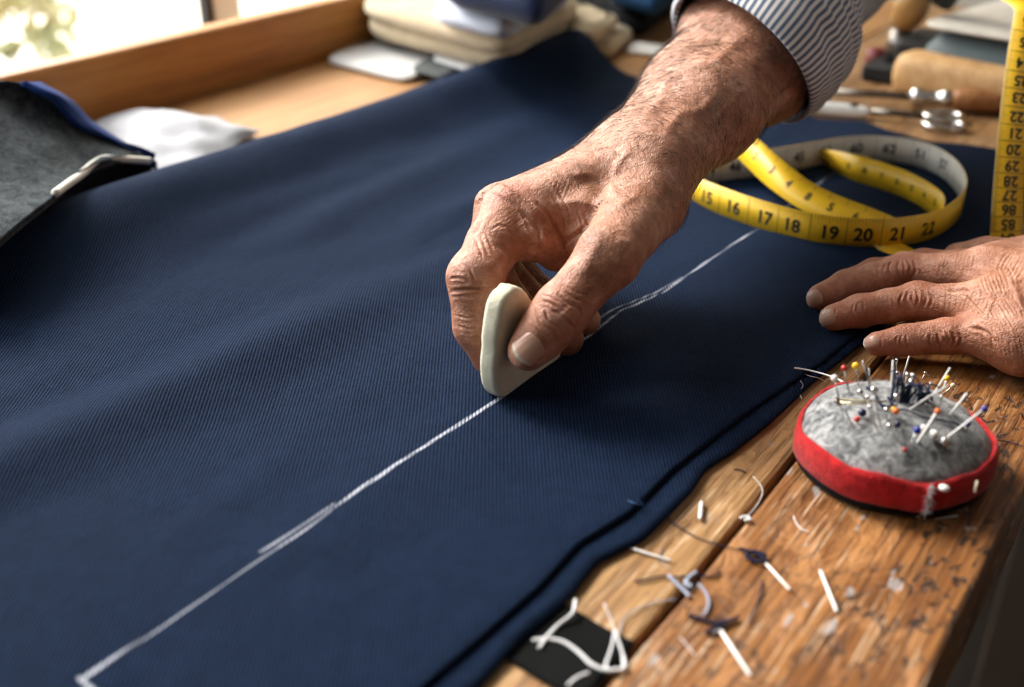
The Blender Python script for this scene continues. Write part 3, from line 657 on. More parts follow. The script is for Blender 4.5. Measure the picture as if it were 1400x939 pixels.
for c_, an, L_, n_, g_, d_ in (((1325, 360), 100, 36, 7, 5, .0004), ((1330, 412), 110, 40, 8, 5, .0004), ((1360, 385), 70, 46, 9, 5, .0005), ((1375, 430), 60, 50, 9, 5, .0005), ((1360, 460), 75, 40, 9, 5, .0004), ((1385, 365), 120, 40, 8, 5, .0004), ((1390, 480), 80, 46, 8, 5, .0003), ((1285, 366), 95, 34, 5, 6, .00025), ((1300, 412), 95, 34, 5, 6, .00025), ((1335, 458), 85, 34, 6, 5, .0003), ((1195, 380), 80, 30, 5, 5, .0002), ((1215, 415), 85, 30, 5, 5, .0002)):
    lfine += [(q, 1.4, d_*rng.uniform(.15, .6)) for q in fan(c_, an, L_, n_, g_, 3)]
Vl = carve(Vl, Fl, lbig); Vl = relax(Vl, Fl, 1); Vl = carve(Vl, Fl, lfine)
print('hand verts', len(Vr), len(Vl))
# upper arms, trunk, neck and head (out of the picture's frame, inside the shirt) -----------------
SHR, SHL = np.array([.06, .98, .40]), np.array([.20, .60, .44]); NK = np.array([.12, .79, .50]); HD = np.array([.05, .78, .66]); PEL = np.array([.50, .84, .0])
tf = Field((-.36, .40, -.15), (.72, 1.15, .84), .007)
tf.chain([((EL, .041), (SHR, .052)), ((LE, .037), (SHL, .052))], .03, .03)
tf.chain([((SHR, .055), (NK, .05)), ((SHL, .055), (NK, .05)), ((mid(SHR, SHL)+np.array([.06, 0, -.05]), .12), (PEL, .13)), ((NK, .055), (HD, .055))], .06, .04)
tf.chain([((HD+np.array([.02, 0, .03]), .085), (HD+np.array([-.01, 0, -.03]), .07)), ((HD+np.array([-.07, 0, -.005]), .018), (HD+np.array([-.095, 0, -.03]), .014)),
          ((HD+np.array([-.05, 0, -.08]), .035), (HD+np.array([-.02, 0, -.06]), .05)), ((HD+np.array([.02, .088, -.02]), .016), (HD+np.array([.02, .09, .01]), .02)), ((HD+np.array([.02, -.088, -.02]), .016), (HD+np.array([.02, -.09, .01]), .02))], .02, .02)
Vt, Ft = tf.mesh(); Vt = relax(Vt, Ft, 3)

person = empty('person', (.5, .84, FZ), 'person in a blue striped shirt leaning over the bench, drawing a line with chalk', 'person')
Vb = np.concatenate([Vr, Vl, Vt]); Fb = np.concatenate([Fr, Fl+len(Vr), Ft+len(Vr)+len(Vl)])
body = build('body', Vb, Fb, M['skin'], person)
def blob(V, centres):
    s = np.zeros(len(V))
    for c, r, a in centres: s = np.maximum(s, a*np.exp(-((V-np.asarray(c))**2).sum(1)/(r*r)))
    return s
red = blob(Vb, [(rI[3]+np.array([0, 0, .012]), .014, .9), (rI[2], .014, .55), (rI[0], .016, .6), (rT[1], .013, .8), (rT[0], .014, .35), (rI[1], .010, .3)]+[(q[k], .012, a) for q in (lM, lR, lP, lI) for k, a in ((0, .75), (1, .5), (2, .7), (3, .4))])
a = body.data.attributes.new('red', 'FLOAT', 'POINT'); a.data.foreach_set('value', red.astype(np.float32))
sp = np.clip((Vb[:, 1]-.385)/.05, 0, 1)*(np.arange(len(Vb)) < len(Vr)); a = body.data.attributes.new('spots', 'FLOAT', 'POINT'); a.data.foreach_set('value', sp.astype(np.float32))
bvh_r = BVHTree.FromPolygons(Vr.tolist(), Fr.tolist()); bvh_l = BVHTree.FromPolygons(Vl.tolist(), Fl.tolist())
def nail(bvh, base_px, tip_px, half_px, depth, name='fingernail', sink=.0003):
    """nail plate laid on the skin between two picture points of the finger's back"""
    A, B = np.array(base_px, float), np.array(tip_px, float); u = (B-A); L = np.linalg.norm(u); u /= L; v = np.array([-u[1], u[0]]); nu, nv = 15, 13
    pts = np.zeros((nu, nv, 3)); nor = np.zeros((nu, nv, 3))
    for i in range(nu):
        for j in range(nv):
            a_ = i/(nu-1); b_ = 2*j/(nv-1)-1
            wv_ = half_px*(1-.10*abs(2*a_-1.1)**3); rnd = 1-.16*b_*b_; ba = .14*b_*b_*(1-a_)
            q = A+u*L*((a_*rnd)+ba)+v*wv_*b_
            r_ = ray(*q); r_ = r_/np.linalg.norm(r_)
            h = bvh.ray_cast(Vector(CC), Vector(r_))
            if h[0] is None: pts[i, j] = np.nan; continue
            pts[i, j] = h[0]; n_ = np.array(h[1]); nor[i, j] = n_ if n_@r_ < 0 else -n_
    bad = np.isnan(pts[..., 0])
    if bad.any():
        g = np.argwhere(~bad)
        for i, j in np.argwhere(bad):
            k = g[np.argmin(((g-[i, j])**2).sum(1))]; pts[i, j] = pts[tuple(k)]; nor[i, j] = nor[tuple(k)]
    for _ in range(3):
        n2 = nor.copy(); n2[1:-1, 1:-1] = (nor[:-2, 1:-1]+nor[2:, 1:-1]+nor[1:-1, :-2]+nor[1:-1, 2:])/4; nor = n2
    mn = nor.mean((0, 1)); mn /= np.linalg.norm(mn); nor = nor*.6+mn*.4; nor /= np.linalg.norm(nor, axis=2)[..., None]
    for i in range(nu):
        for j in range(nv):
            a_ = i/(nu-1); b_ = abs(2*j/(nv-1)-1); e = max(b_**6, (1-a_)**9)
            pts[i, j] += nor[i, j]*(.00045*(1-e)-sink*e+.0003*a_**4)
    Vn = pts.reshape(-1, 3); Fn = grid_faces(nu, nv)
    o = build(name, Vn, Fn, M['nail'], person)
    nn = vnormals(Vn, Fn)
    if (nn*nor.reshape(-1, 3)).sum() < 0: o.data.flip_normals()
    s = o.modifiers.new('plate', 'SOLIDIFY'); s.thickness = .0006; s.offset = -1
    uu, vv = np.meshgrid(np.linspace(0, 1, nu), np.linspace(0, 1, nv), indexing='ij')
    for nm, ar in (('nail_v', uu), ('nail_u', vv)):
        a = o.data.attributes.new(nm, 'FLOAT', 'POINT'); a.data.foreach_set('value', ar.reshape(-1).astype(np.float32))
nail(bvh_r, (739, 463), (707, 489), 21, .48)
nail(bvh_l, (1124, 402), (1101, 413), 12, .56)
nail(bvh_l, (1143, 429), (1118, 438), 12, .55)
nail(bvh_l, (1203, 465), (1180, 469), 10, .53)

# shirt: right cuff and sleeve, then the rest of the shirt ----------------------------------------
ax0 = mid(A1, A2); axd = mid(EL, EL2)-ax0; axd /= np.linalg.norm(axd)
def tube_surface(path, rad, nseg, stripes_n, flat=.9, fold=0.0, seed=0):
    path = np.asarray(path); T = np.gradient(path, axis=0); T /= np.linalg.norm(T, axis=1)[:, None]; V = []; st = []
    side = np.array(A2-A1); side /= np.linalg.norm(side)
    for i in range(len(path)):
        u = side-T[i]*(side@T[i]); u /= np.linalg.norm(u); v = np.cross(T[i], u)
        for k in range(nseg):
            a_ = 2*math.pi*k/nseg
            rr = rad[i]*(1+fold*float(vnoise(np.array(k*9/nseg+i*.10), np.array(i*.22), seed)))
            V.append(path[i]+rr*(math.cos(a_)*u*1.06+math.sin(a_)*v*flat)); st.append(k/nseg*stripes_n)
    return np.array(V), grid_faces(len(path), nseg, True), np.array(st)
def striped(name, V, F, st, thick=.0014):
    o = build(name, V, F, M['stripes'], person)
    # per-corner stripe coordinate so the seam does not run all stripes backwards
    a = o.data.attributes.new('stripe', 'FLOAT', 'CORNER'); n = int(round(st.max()))+1
    vals = st[F].copy(); w_ = vals.max(1)-vals.min(1) > n/2; tmp = vals[w_]; tmp[tmp < n/2] += n; vals[w_] = tmp
    a.data.foreach_set('value', vals.reshape(-1).astype(np.float32))
    s = o.modifiers.new('cloth', 'SOLIDIFY'); s.thickness = thick; s.offset = 0; return o
NS = 180
tt = np.linspace(0, 1, 46)
cpath = [ax0+axd*(.004+.085*x) for x in tt]; crad = .0525+.004*np.sin(tt*3.0)+.0045*tt
crad[:3] -= np.array([.0012, .0005, 0]); 
Vc, Fc, sc_ = tube_surface(cpath, crad, NS, 84, .94, .035, 4)
shr = np.tile(np.cos(2*math.pi*np.arange(NS)/NS), len(cpath)); shv = np.tile(np.sin(2*math.pi*np.arange(NS)/NS), len(cpath)); Vc = Vc+axd*(.040*shr-.016-.016*shv)[:, None]
striped('rolled_cuff', Vc, Fc, sc_)
tt = np.linspace(0, 1, 60); b0 = ax0+axd*.012; b1 = mid(EL, EL2); spath = catmull([b0, mid(b0, b1), b1, mid(b1, SHR, .3)+np.array([0, .01, 0]), SHR], 60)
Vs, Fs, ss_ = tube_surface(spath, .0475+.020*tt+.004*np.sin(tt*19), NS, 84, 1.0, .06, 6)
striped('sleeve', Vs, Fs, ss_)
lp = catmull([mid(LW1, LE, .62), LE, mid(LE, SHL, .4), SHL], 40); Vq, Fq, sq = tube_surface(lp, np.linspace(.046, .066, 40), NS, 84, 1.0, .05, 9)
striped('sleeve', Vq, Fq, sq)
sf = Field((-.1, .44, -.12), (.75, 1.16, .62), .008)
sf.chain([((SHR, .072), (NK+np.array([.03, 0, -.04]), .07)), ((SHL, .072), (NK+np.array([.03, 0, -.04]), .07)), ((mid(SHR, SHL)+np.array([.06, 0, -.05]), .145), (PEL, .155))], .07, .04)
Vz, Fz = sf.mesh(); Vz = relax(Vz, Fz, 4); striped('shirt_front', Vz, Fz, (Vz[:, 1]-.4)/.0033)
lg = MB(); lg.tube(catmull([PEL+np.array([.0, .07, .03]), PEL+np.array([.03, .09, -.45]), PEL+np.array([.0, .10, -.88])], 14), np.linspace(.11, .06, 14), 16)
lg.tube(catmull([PEL+np.array([.0, -.07, .03]), PEL+np.array([-.05, -.09, -.45]), PEL+np.array([-.02, -.10, -.88])], 14), np.linspace(.11, .06, 14), 16)
lg.build('trousers', M['trousers'], person)
for s_ in (.10, -.10):
    MB().ball(PEL+np.array([-.06, s_, -.855]), .055, 16, sc=(2.2, .85, .8)).build('shoe', M['black_cloth'], person)
hv = MB().ball(HD+np.array([.035, 0, .045]), .088, 20, sc=(1, .98, .95)); hv.build('hair', M['grey_hair'], person)
# arm hair ----------------------------------------------------------
Nr = vnormals(Vr, Fr); arm_ax = axd
cand = np.where((Vr[:, 1] > .40) & (Vr[:, 1] < .70) & (Nr[:, 2] > -.5))[0]
pr_ = np.clip((Vr[cand, 1]-.40)/.10, .05, 1); pr_ *= np.where(Vr[cand, 1] > .66, .4, 1)
pick = rng.choice(cand, 4400, replace=False, p=pr_/pr_.sum()); mb = MB()
for i in pick:
    n_ = Nr[i]; d_ = -arm_ax*rng.uniform(.1, .9)+np.array([-.35, 0, -.25])*rng.uniform(.2, 1.6)+rng.normal(size=3)*.42
    d_ -= n_*(d_@n_); d_ /= np.linalg.norm(d_); sd = np.cross(n_, d_)*rng.uniform(-.6, .6); L = rng.uniform(.005, .013)*(1 if Vr[i, 1] > .46 else .6); pts = []
    for s_ in (0, .33, .66, 1): pts.append(Vr[i]+d_*L*s_+n_*L*(.34*s_-.22*s_*s_)+sd*L*s_*s_*.6-n_*.0004*(s_ == 0))
    mb.tube(pts, [.000088, .00008, .00006, .00002], 3, cap=False)
mb.build('arm_hair', M['hair'], person, kind='stuff')

# ------------------------------------------------------------------ tailor's chalk
def slab_poly(outline, axis_n, thick, bev, nb=3):
    """outline: (n,3) planar loop; extruded along axis_n with rounded rims"""
    O = np.array(outline); c = O.mean(0); n = np.asarray(axis_n, float); rings = []
    for k in range(nb+1):
        a = math.pi/2*k/nb; rings.append((1-math.cos(a), bev*(1-math.sin(a))))
    prof = [(bev*(1-math.sin(math.pi/2*k/nb)), bev*(1-math.cos(math.pi/2*k/nb))) for k in range(nb+1)]
    prof = prof+[(i_, thick-o_) for i_, o_ in prof[::-1]]
    V = []
    for ins_, off in prof:
        for p in O:
            d = c-p; L = np.linalg.norm(d); V.append(p+d/L*ins_+n*off)
    m_ = len(O); R_ = len(prof); F = [(i*m_+k, i*m_+(k+1) % m_, (i+1)*m_+(k+1) % m_, (i+1)*m_+k) for i in range(R_-1) for k in range(m_)]
    V += [O.mean(0), O.mean(0)+n*thick]; a = R_*m_
    F += [(a, (k+1) % m_, k) for k in range(m_)]+[(a+1, (R_-1)*m_+k, (R_-1)*m_+(k+1) % m_) for k in range(m_)]
    return V, F
cx = [(706, 393), (690, 412), (682, 450), (678, 500), (679, 530), (688, 545), (704, 543), (716, 536), (722, 530), (737, 517), (750, 505), (765, 492), (772, 474), (768, 456), (752, 436), (738, 420), (724, 402), (715, 394)]
co = np.array([JX(a, b, -.2472) for a, b in cx]); co = catmull(np.vstack([co, co[:1]]), 70)[:-1]
co += rng.normal(size=co.shape)*np.array([0, .00018, .00018])
co[:, 2] = np.maximum(co[:, 2], .0052)
Vk, Fk = slab_poly(co, (-1, 0, 0), .0098, .0030, 6)
build('tailors_chalk', Vk, Fk, M['chalk'], label='cream rounded triangular tailor\'s chalk pinched between thumb and finger', cat='chalk')

# ------------------------------------------------------------------ measuring tapes
def textmesh(s, size):
    cu_ = bpy.data.curves.new('t', 'FONT'); cu_.body = s; cu_.size = size; cu_.align_x = 'CENTER'; cu_.align_y = 'CENTER'; cu_.resolution_u = 3; cu_.offset = size*.030
    o = bpy.data.objects.new('t', cu_); me = o.to_mesh(); V = [(v.co.x, v.co.y) for v in me.vertices]; F = [tuple(p.vertices) for p in me.polygons]
    o.to_mesh_clear(); bpy.data.objects.remove(o); bpy.data.curves.remove(cu_); return V, F
class Ribbon:
    def __init__(s, ctr, wid, width, n, thick=.0005):
        s.C = catmull(ctr, n); W = catmull(wid, n); T = np.gradient(s.C, axis=0); T /= np.linalg.norm(T, axis=1)[:, None]
        W = W-T*(W*T).sum(1)[:, None]; s.W = W/np.linalg.norm(W, axis=1)[:, None]; s.N = np.cross(T, s.W); s.w = width; s.th = thick
        s.L = np.concatenate([[0], np.cumsum(np.linalg.norm(np.diff(s.C, axis=0), axis=1))]); s.n = n
    def at(s, l, v, off):
        f = lambda A: np.stack([np.interp(l, s.L, A[:, k]) for k in range(3)], -1)
        return f(s.C)+f(s.W)*np.asarray(v)[..., None]+f(s.N)*(off)
    def mesh(s):
        V = []; F = []; Mi = []
        for i in range(s.n):
            for sx, sn in ((-1, .5), (1, .5), (1, -.5), (-1, -.5)): V.append(s.C[i]+s.W[i]*sx*s.w/2+s.N[i]*sn*s.th)
        for i in range(s.n-1):
            for k in range(4):
                F.append((4*i+k, 4*(i+1)+k, 4*(i+1)+(k+1) % 4, 4*i+(k+1) % 4)); Mi.append({0: 0, 1: 0, 2: 1, 3: 0}[k])
        F += [(0, 1, 2, 3), tuple(4*(s.n-1)+k for k in (3, 2, 1, 0))]; Mi += [0, 0]
        return V, F, Mi
    def near(s, px, py, l0=0, l1=1e9):
        x, y, d = proj(s.C); k = (s.L >= l0) & (s.L <= l1); e = np.where(k, np.hypot(x-px, y-py), 1e9); return s.L[np.argmin(e)]
    def quad(s, mb, l, w_, v0, v1, side=1):
        off = side*(s.th/2+.00012); q = s.at(np.array([l-w_/2, l+w_/2, l+w_/2, l-w_/2]), np.array([v0, v0, v1, v1]), off)
        mb.add(q, [(0, 1, 2, 3)])
    def text(s, root, txt, l, size, v=0, side=1, rot=0, flipx=1, squash=1):
        V, F = textmesh(txt, size); V = np.array(V)
        if len(V) == 0: return
        a = math.radians(rot); X = (V[:, 0]*math.cos(a)-V[:, 1]*math.sin(a))*squash; Y = V[:, 0]*math.sin(a)+V[:, 1]*math.cos(a)
        MB().add(s.at(l+flipx*X, v+Y, side*(s.th/2+.00014)), F).build('number', M['ink'], root, smooth=False)
bk = np.array([-FW[0], -FW[1], 0]); bk /= np.linalg.norm(bk); Zv = np.array([0, 0, 1.0])   # bk: along the bench toward the tailor's left, the side the loops open to
tl = [(1085, 209, .0064, bk), (1120, 217, .0092, bk+Zv*.8), (1165, 229, .0133, Zv), (1190, 236, .0135, Zv), (1240, 254, .013, Zv), (1284, 282, .013, Zv), (1278, 303, .013, Zv*.8+bk*.4), (1235, 312, .0105, bk-Zv*.15), (1180, 300, .0125, bk-Zv*.75), (1110, 272, .017, bk-Zv*.75),
      (1060, 237, .024, bk-Zv*.7), (1007, 190, .031, bk-Zv*.7), (962, 160, .034, bk-Zv*.6), (925, 175, .027, bk), (925, 222, .016, Zv*.6+bk*.6), (947, 256, .0135, Zv), (1000, 280, .0135, Zv), (1080, 305, .0135, Zv), (1140, 316, .0135, Zv),
      (1220, 318, .0135, Zv), (1285, 304, .0135, Zv), (1318, 270, .0135, Zv), (1300, 233, .0135, Zv), (1250, 209, .0135, Zv), (1170, 203, .0140, Zv), (1080, 217, .0145, Zv), (1000, 229, .0140, Zv), (945, 234, .0135, Zv), (905, 228, .0135, Zv)]
tc_ = [P(a, b, z) for a, b, z, _ in tl]; tapeA = Ribbon(tc_, [q for *_, q in tl], .0185, 420)
tape = empty('measuring_tape', P(1140, 270, .0046), 'yellow and white tape measure in loose standing loops on the navy cloth', 'tape measure')
V, F, Mi = tapeA.mesh(); build('tape_band', V, F, None, tape, mats=[M['yellow_tape'], M['white_tape']], midx=Mi)
mb = MB(); lf0 = tapeA.near(947, 256, .25, .9)
front_l = []
for s_, px, py in (('15', 969, 262), ('16', 1004, 281), ('17', 1044, 294), ('18', 1085, 306), ('19', 1133, 315), ('20', 1182, 318), ('21', 1229, 317), ('22', 1270, 309)):
    l = tapeA.near(px, py, lf0-.02, lf0+.36); front_l.append(l); tapeA.text(tape, s_, l, .0112, -.0014)
lb0 = tapeA.near(1318, 270, .25); 
for s_, px, py in (('57', 1290, 226), ('51', 1259, 212), ('62', 1218, 205), ('60', 1172, 202), ('50', 1130, 207), ('45', 1090, 213), ('40', 1045, 221), ('46', 1004, 227), ('44', 968, 231)):
    tapeA.text(tape, s_, tapeA.near(px, py, lb0), .0095, 0, -1, 0, -1)
for s_, px, py in (('1', 1020, 202), ('2', 1032, 213), ('3', 1056, 234), ('4', 1078, 251), ('8', 1104, 269), ('5', 1138, 284), ('6', 1172, 297)):
    tapeA.text(tape, s_, tapeA.near(px, py, .10, lf0-.05), .0075, 0, 1, 180)
for s_, px, py in (('9', 1160, 229), ('8', 1182, 233), ('7', 1204, 240), ('6', 1226, 248), ('5', 1246, 257), ('4', 1264, 267), ('3', 1277, 277)):
    tapeA.text(tape, s_, tapeA.near(px, py, 0, .14), .006, 0, 1, 0)
mb = MB(); fl = np.array(front_l); mids = list((fl[1:]+fl[:-1])/2); mids = [mids[0]-.0254]+mids
for a_, b_ in zip(mids[:-1], mids[1:]):
    tapeA.quad(mb, a_, .00045, -.0092, .0092)
    for k in range(1, 10): tapeA.quad(mb, a_+(b_-a_)*k/10, .00025, .0092-(.0042 if k == 5 else .0026), .0092)
for l in np.arange(.005, .42, .0125): tapeA.quad(mb, l, .0003, -.009, -.005)
for l in np.arange(lb0+.02, tapeA.L[-1]-.01, .0127): tapeA.quad(mb, l, .0003, -.009, .009, -1)
mb.build('tick_marks', M['ink_soft'], tape, smooth=False, kind='stuff')
tb = Ribbon([P(1275, 358, .0052), P(1240, 346, .0056), P(1215, 336, .0056), P(1195, 325, .0056)][::1] if True else [P(1195, 325, .0056), P(1215, 336, .0056), P(1240, 346, .0056), P(1275, 358, .0052)], [bk+RT*.5]*4, .0165, 20)
V, F, Mi = tb.mesh(); build('tape_end', V, F, None, tape, mats=[M['yellow_tape'], M['white_tape']], midx=Mi)

tapeB_c = [D(1374, 352, .668), D(1375.5, 320, .664), D(1379, 260, .661), D(1386, 180, .659), D(1396, 95, .660), D(1408, 20, .664), D(1428, -90, .672), NK+np.array([-.075, .05, -.10]), NK+np.array([-.07, .075, -.01]), NK+np.array([-.01, .08, .035]), NK+np.array([.05, .06, .05])]
tapeB = Ribbon(tapeB_c, [RT]*7+[RT*.8, RT*.5+Zv*.2, -Zv*.0+RT*.6, RT*.6-Zv*.3], .0188, 300)
tape2 = empty('hanging_tape', P(1374, 345, 0), 'yellow tape measure hanging upright at right edge of picture, behind the flat hand', 'tape measure')
V, F, Mi = tapeB.mesh()
nrm = tapeB.N[40]; sgn = 1 if nrm @ (CC-tapeB.C[40]) > 0 else -1
build('tape_band', V, F, None, tape2, mats=[M['yellow_tape'], M['white_tape']] if sgn > 0 else [M['white_tape'], M['yellow_tape']], midx=Mi)
mb = MB(); rows = [('14', 85), ('25', 110), ('23', 134), ('22', 158), ('21', 181), ('20', 204), ('29', 226), ('28', 247), ('27', 267), ('86', 287), ('85', 306), ('84', 325)]
rows = [('16', 31), ('15', 58)]+rows; ls = [tapeB.near(1390, y) if False else tapeB.L[np.argmin(np.abs(proj(tapeB.C)[1]-y)+(tapeB.L > .3)*1e3)] for _, y in rows]
for (s_, y), l in zip(rows, ls):
    tapeB.text(tape2, s_, l, .0088, .0008, sgn, -90, 1 if sgn > 0 else -1)
mb = MB(); md = [(a+b)/2 for a, b in zip(ls[:-1], ls[1:])]
for a_ in md+[ls[-1]-.0045]: tapeB.quad(mb, a_, .0004, -.0094, .0094, sgn)
for a_, b_ in zip(md[:-1], md[1:]):
    for k in range(1, 8): tapeB.quad(mb, a_+(b_-a_)*k/8, .00025, -.0094, -.0094+(.0038 if k == 4 else .0026), sgn)
    for k in (2, 4, 6): tapeB.quad(mb, a_+(b_-a_)*k/8, .00022, .0076, .0094, sgn)
mb.build('tick_marks', M['ink'], tape2, smooth=False, kind='stuff')

# ------------------------------------------------------------------ pincushion
PC = np.array([-.0911, .4012, 0]); PR = .0380
cush = empty('pincushion', PC, 'round grey felt pincushion with a red felt band, full of pins', 'pincushion')
def wob(a, s): return 1+.018*math.sin(2*a+s)+.012*math.sin(3*a+1.7*s)+.006*math.sin(7*a+s)
SEAM = math.radians(-62)
mb = MB(); prof = [(.93, .0002), (.99, .0015), (1.005, .004), (.98, .0065), (.90, .0075)]; n = 72
V = [PC+np.array([PR*r*wob(2*math.pi*k/n, .4)*math.cos(2*math.pi*k/n), PR*r*wob(2*math.pi*k/n, .4)*math.sin(2*math.pi*k/n), z]) for r, z in prof for k in range(n)]
F = [tuple(f[::-1]) for f in grid_faces(len(prof), n, True).tolist()]+[tuple(range(n))[::-1]]
build('base_felt', V, [f[::-1] for f in F], M['black_cloth'], cush)
# red band: an open strip whose ends overlap at the seam in front
def band(a0, a1, push, nn=110):
    V = []; prof = [(.955, .0045), (1.0, .0040), (1.028, .0055), (1.032, .010), (1.022, .0150), (.992, .0178), (.955, .0172), (.94, .012)]
    for i in range(nn):
        a = a0+(a1-a0)*i/(nn-1); up = .0010*math.sin(3*a+.6)+.0006*math.sin(8*a)+.0004*float(vnoise(np.array(a*9), np.array(3.), 31))
        for r, z in prof:
            rr = PR*(r+push(i/(nn-1)))*wob(a, .4)*(1+.004*float(vnoise(np.array(a*14), np.array(z*300), 30)))
            V.append(PC+np.array([rr*math.cos(a), rr*math.sin(a), z+(up if z > .009 else up*.4)]))
    F = [tuple(f) for f in grid_faces(nn, len(prof), True).tolist()]; q = len(prof); F += [tuple(range(q))[::-1], tuple((nn-1)*q+k for k in range(q))]
    return V, F
V, F = band(SEAM-.02, SEAM+2*math.pi+.16, lambda u: .040*max(0, (u-.965)/.035)-.01*max(0, .03-u)/.03 if u > .5 else 0.0)
build('red_band', V, [f[::-1] for f in F], M['red_felt'], cush)
mb = MB()
for k in range(150):
    z = rng.uniform(.004, .018); a = SEAM+.17+rng.normal()*.006; r = PR*1.062*wob(a, .4)
    p = PC+np.array([r*math.cos(a), r*math.sin(a), z]); d = np.array([math.cos(a), math.sin(a), 0])*.0012*rng.uniform(-.2, 1)+np.array([-math.sin(a), math.cos(a), 0])*.0009*rng.normal()+rng.normal(size=3)*.0007
    mb.tube([p, p+d*.6, p+d+np.array([0, 0, -.0004])], [.00010, .0001, .00004], 3, cap=False)
mb.build('frayed_edge', M['thread_white'], cush, kind='stuff')
def dome(r, a):
    s = min(1, r/(PR*.972)); return .0155+.0150*(1-s**2.6)**.8+.0007*float(vnoise(np.array(r*160*math.cos(a)+9), np.array(r*160*math.sin(a)+9), 33))
nr_, na = 40, 96; V = []
for i in range(nr_):
    for k in range(na):
        a = 2*math.pi*k/na; r = PR*.965*math.sin(math.pi/2*(i+.02)/(nr_-1+.02)); z = dome(r, a)-(.004 if i == nr_-1 else 0)
        V.append(PC+np.array([r*wob(a, .4)*math.cos(a), r*wob(a, .4)*math.sin(a), z]))
build('felt_top', V, grid_faces(nr_, na, True), M['grey_felt'], cush)
mb = MB()          # loose fibres standing off the felt
for k in range(1600):
    a = rng.uniform(0, 2*math.pi); r = PR*.955*math.sqrt(rng.uniform()); p = PC+np.array([r*wob(a, .4)*math.cos(a), r*wob(a, .4)*math.sin(a), dome(r, a)])
    d = rng.normal(size=3)*.0012; d[2] = abs(d[2])*.5; e = rng.normal(size=3)*.0007; e[2] *= .4
    mb.tube([p-np.array([0, 0, .0002]), p+d*.6, p+d+e], [.00004, .00004, .00001], 3, cap=False)
mb.build('felt_fuzz', plain('grey_fibre', (.36, .36, .36), .95), cush, kind='stuff')
def on_cush(px, py):
    v = ray(px, py); lo, hi = .3, .6
    for d in np.linspace(.36, .56, 900):
        p = CC+v*d; q = p-PC; r = math.hypot(q[0], q[1])
        if r < PR*.965 and p[2] <= dome(r, math.atan2(q[1], q[0])): return p
        if p[2] < 0: return p
    return CC+v*.46
PINS = []
def pin(bpx, tpx, rad, head, hr, label, lie=False, shaft='steel', group='pins stuck in the pincushion', name='pin'):
    b = on_cush(*bpx)
    if lie: tp_ = on_cush(*tpx)+np.array([0, 0, .0012]); b = b+np.array([0, 0, .0012])
    else:
        v = ray(*tpx); v = v/np.linalg.norm(v)      # the point of the sight line that lies nearest the plumb line over the foot
        wv_ = CC-b; A = np.array([v[0], v[1]]); s_ = -(A@wv_[:2])/(A@A); tp_ = CC+v*s_
        if tp_[2] < b[2]+.002: tp_ = D(*tpx, proj(b)[2]-.004)
    d = tp_-b; d /= np.linalg.norm(d)
    foot = b-d*(.004 if not lie else 0)
    e = empty(name, foot, label, 'pin', group)
    MB().tube([foot, b, tp_], rad, 8).build('shaft', M[shaft], e)
    if head: MB().ball(tp_, hr, 14).build('head', M[head], e)
    PINS.append(e); return e
G = 'plain steel pins in the pincushion'
pin((1162, 541), (1154, 503), .00032, 'bead_red', .00125, 'pin with small red bead head standing upright at back left of pincushion')
pin((1174, 528), (1170, 500), .0003, 'bead_yellow', .0016, 'pin with yellow bead head, leftmost yellow on the pincushion')
pin((1150, 560), (1141, 517), .00032, 'bead_white', .0015, 'pin with white bead head standing at left side of pincushion')
pin((1295, 598), (1346, 559), .00046, 'bead_blue', .0013, 'white-shafted pin with blue bead head leaning right over the red band', shaft='white_plastic')
pin((1255, 604), (1282, 562), .00052, 'bead_orange', .0012, 'thick white pin with amber tip leaning right at front of pincushion', shaft='white_plastic')
pin((1284, 545), (1295, 517), .0003, 'bead_yellow', .0013, 'pin with yellow-green bead head at back right of pincushion')
pin((1242, 612), (1254, 588), .0003, 'bead_blue', .0015, 'pin with dark blue bead head near centre front of pincushion')
pin((1225, 590), (1227, 580), .0003, 'bead_navy', .0013, 'pin with navy bead head sunk beside the fallen white pin')
pin((1317, 590), (1323, 579), .0003, 'bead_blue', .0013, 'pin with blue bead head sunk at right side of pincushion')
pin((1178, 572), (1179, 564), .0003, 'bead_navy', .0017, 'dark navy bead sunk in the felt at left of pincushion')
pin((1172, 581), (1172, 573), .0003, 'bead_red', .0013, 'red bead pin sunk low in the felt at left front')
pin((1224, 572), (1225, 562), .0003, 'bead_orange', .0014, 'orange bead pin in the middle of the pin cluster')
pin((1219, 569), (1221, 559), .0003, 'bead_yellow', .0010, 'small yellow bead pin in the middle of the pin cluster')
pin((1275, 600), (1277, 594), .0003, 'bead_white', .0019, 'large white bead pin right of the amber-tipped pin')
pin((1293, 611), (1292, 604), .0004, 'steel', .0022, 'pin with a flat round steel head sunk at right front of pincushion')
pin((1264, 590), (1263, 584), .0003, 'bead_white', .0011, 'small white bead pin just behind the dark blue one')
pin((1303, 555), (1303, 527), .0003, 'bead_cream', .0013, 'pin with cream bead head at back right of pincushion') if False else pin((1290, 538), (1303, 527), .0003, 'bead_cream', .0013, 'pin with cream bead head leaning right at back of pincushion')
pin((1220, 575), (1228, 596), .00065, None, 0, 'short white pin lying in the middle of the pincushion', True, 'white_plastic')
pin((1225, 590), (1236, 618), .00065, 'bead_red', .0009, 'white pin with red tip lying down the front of pincushion', True, 'white_plastic')
pin((1188, 594), (1221, 608), .0004, None, 0, 'steel pin lying flat on the felt at left front', True)
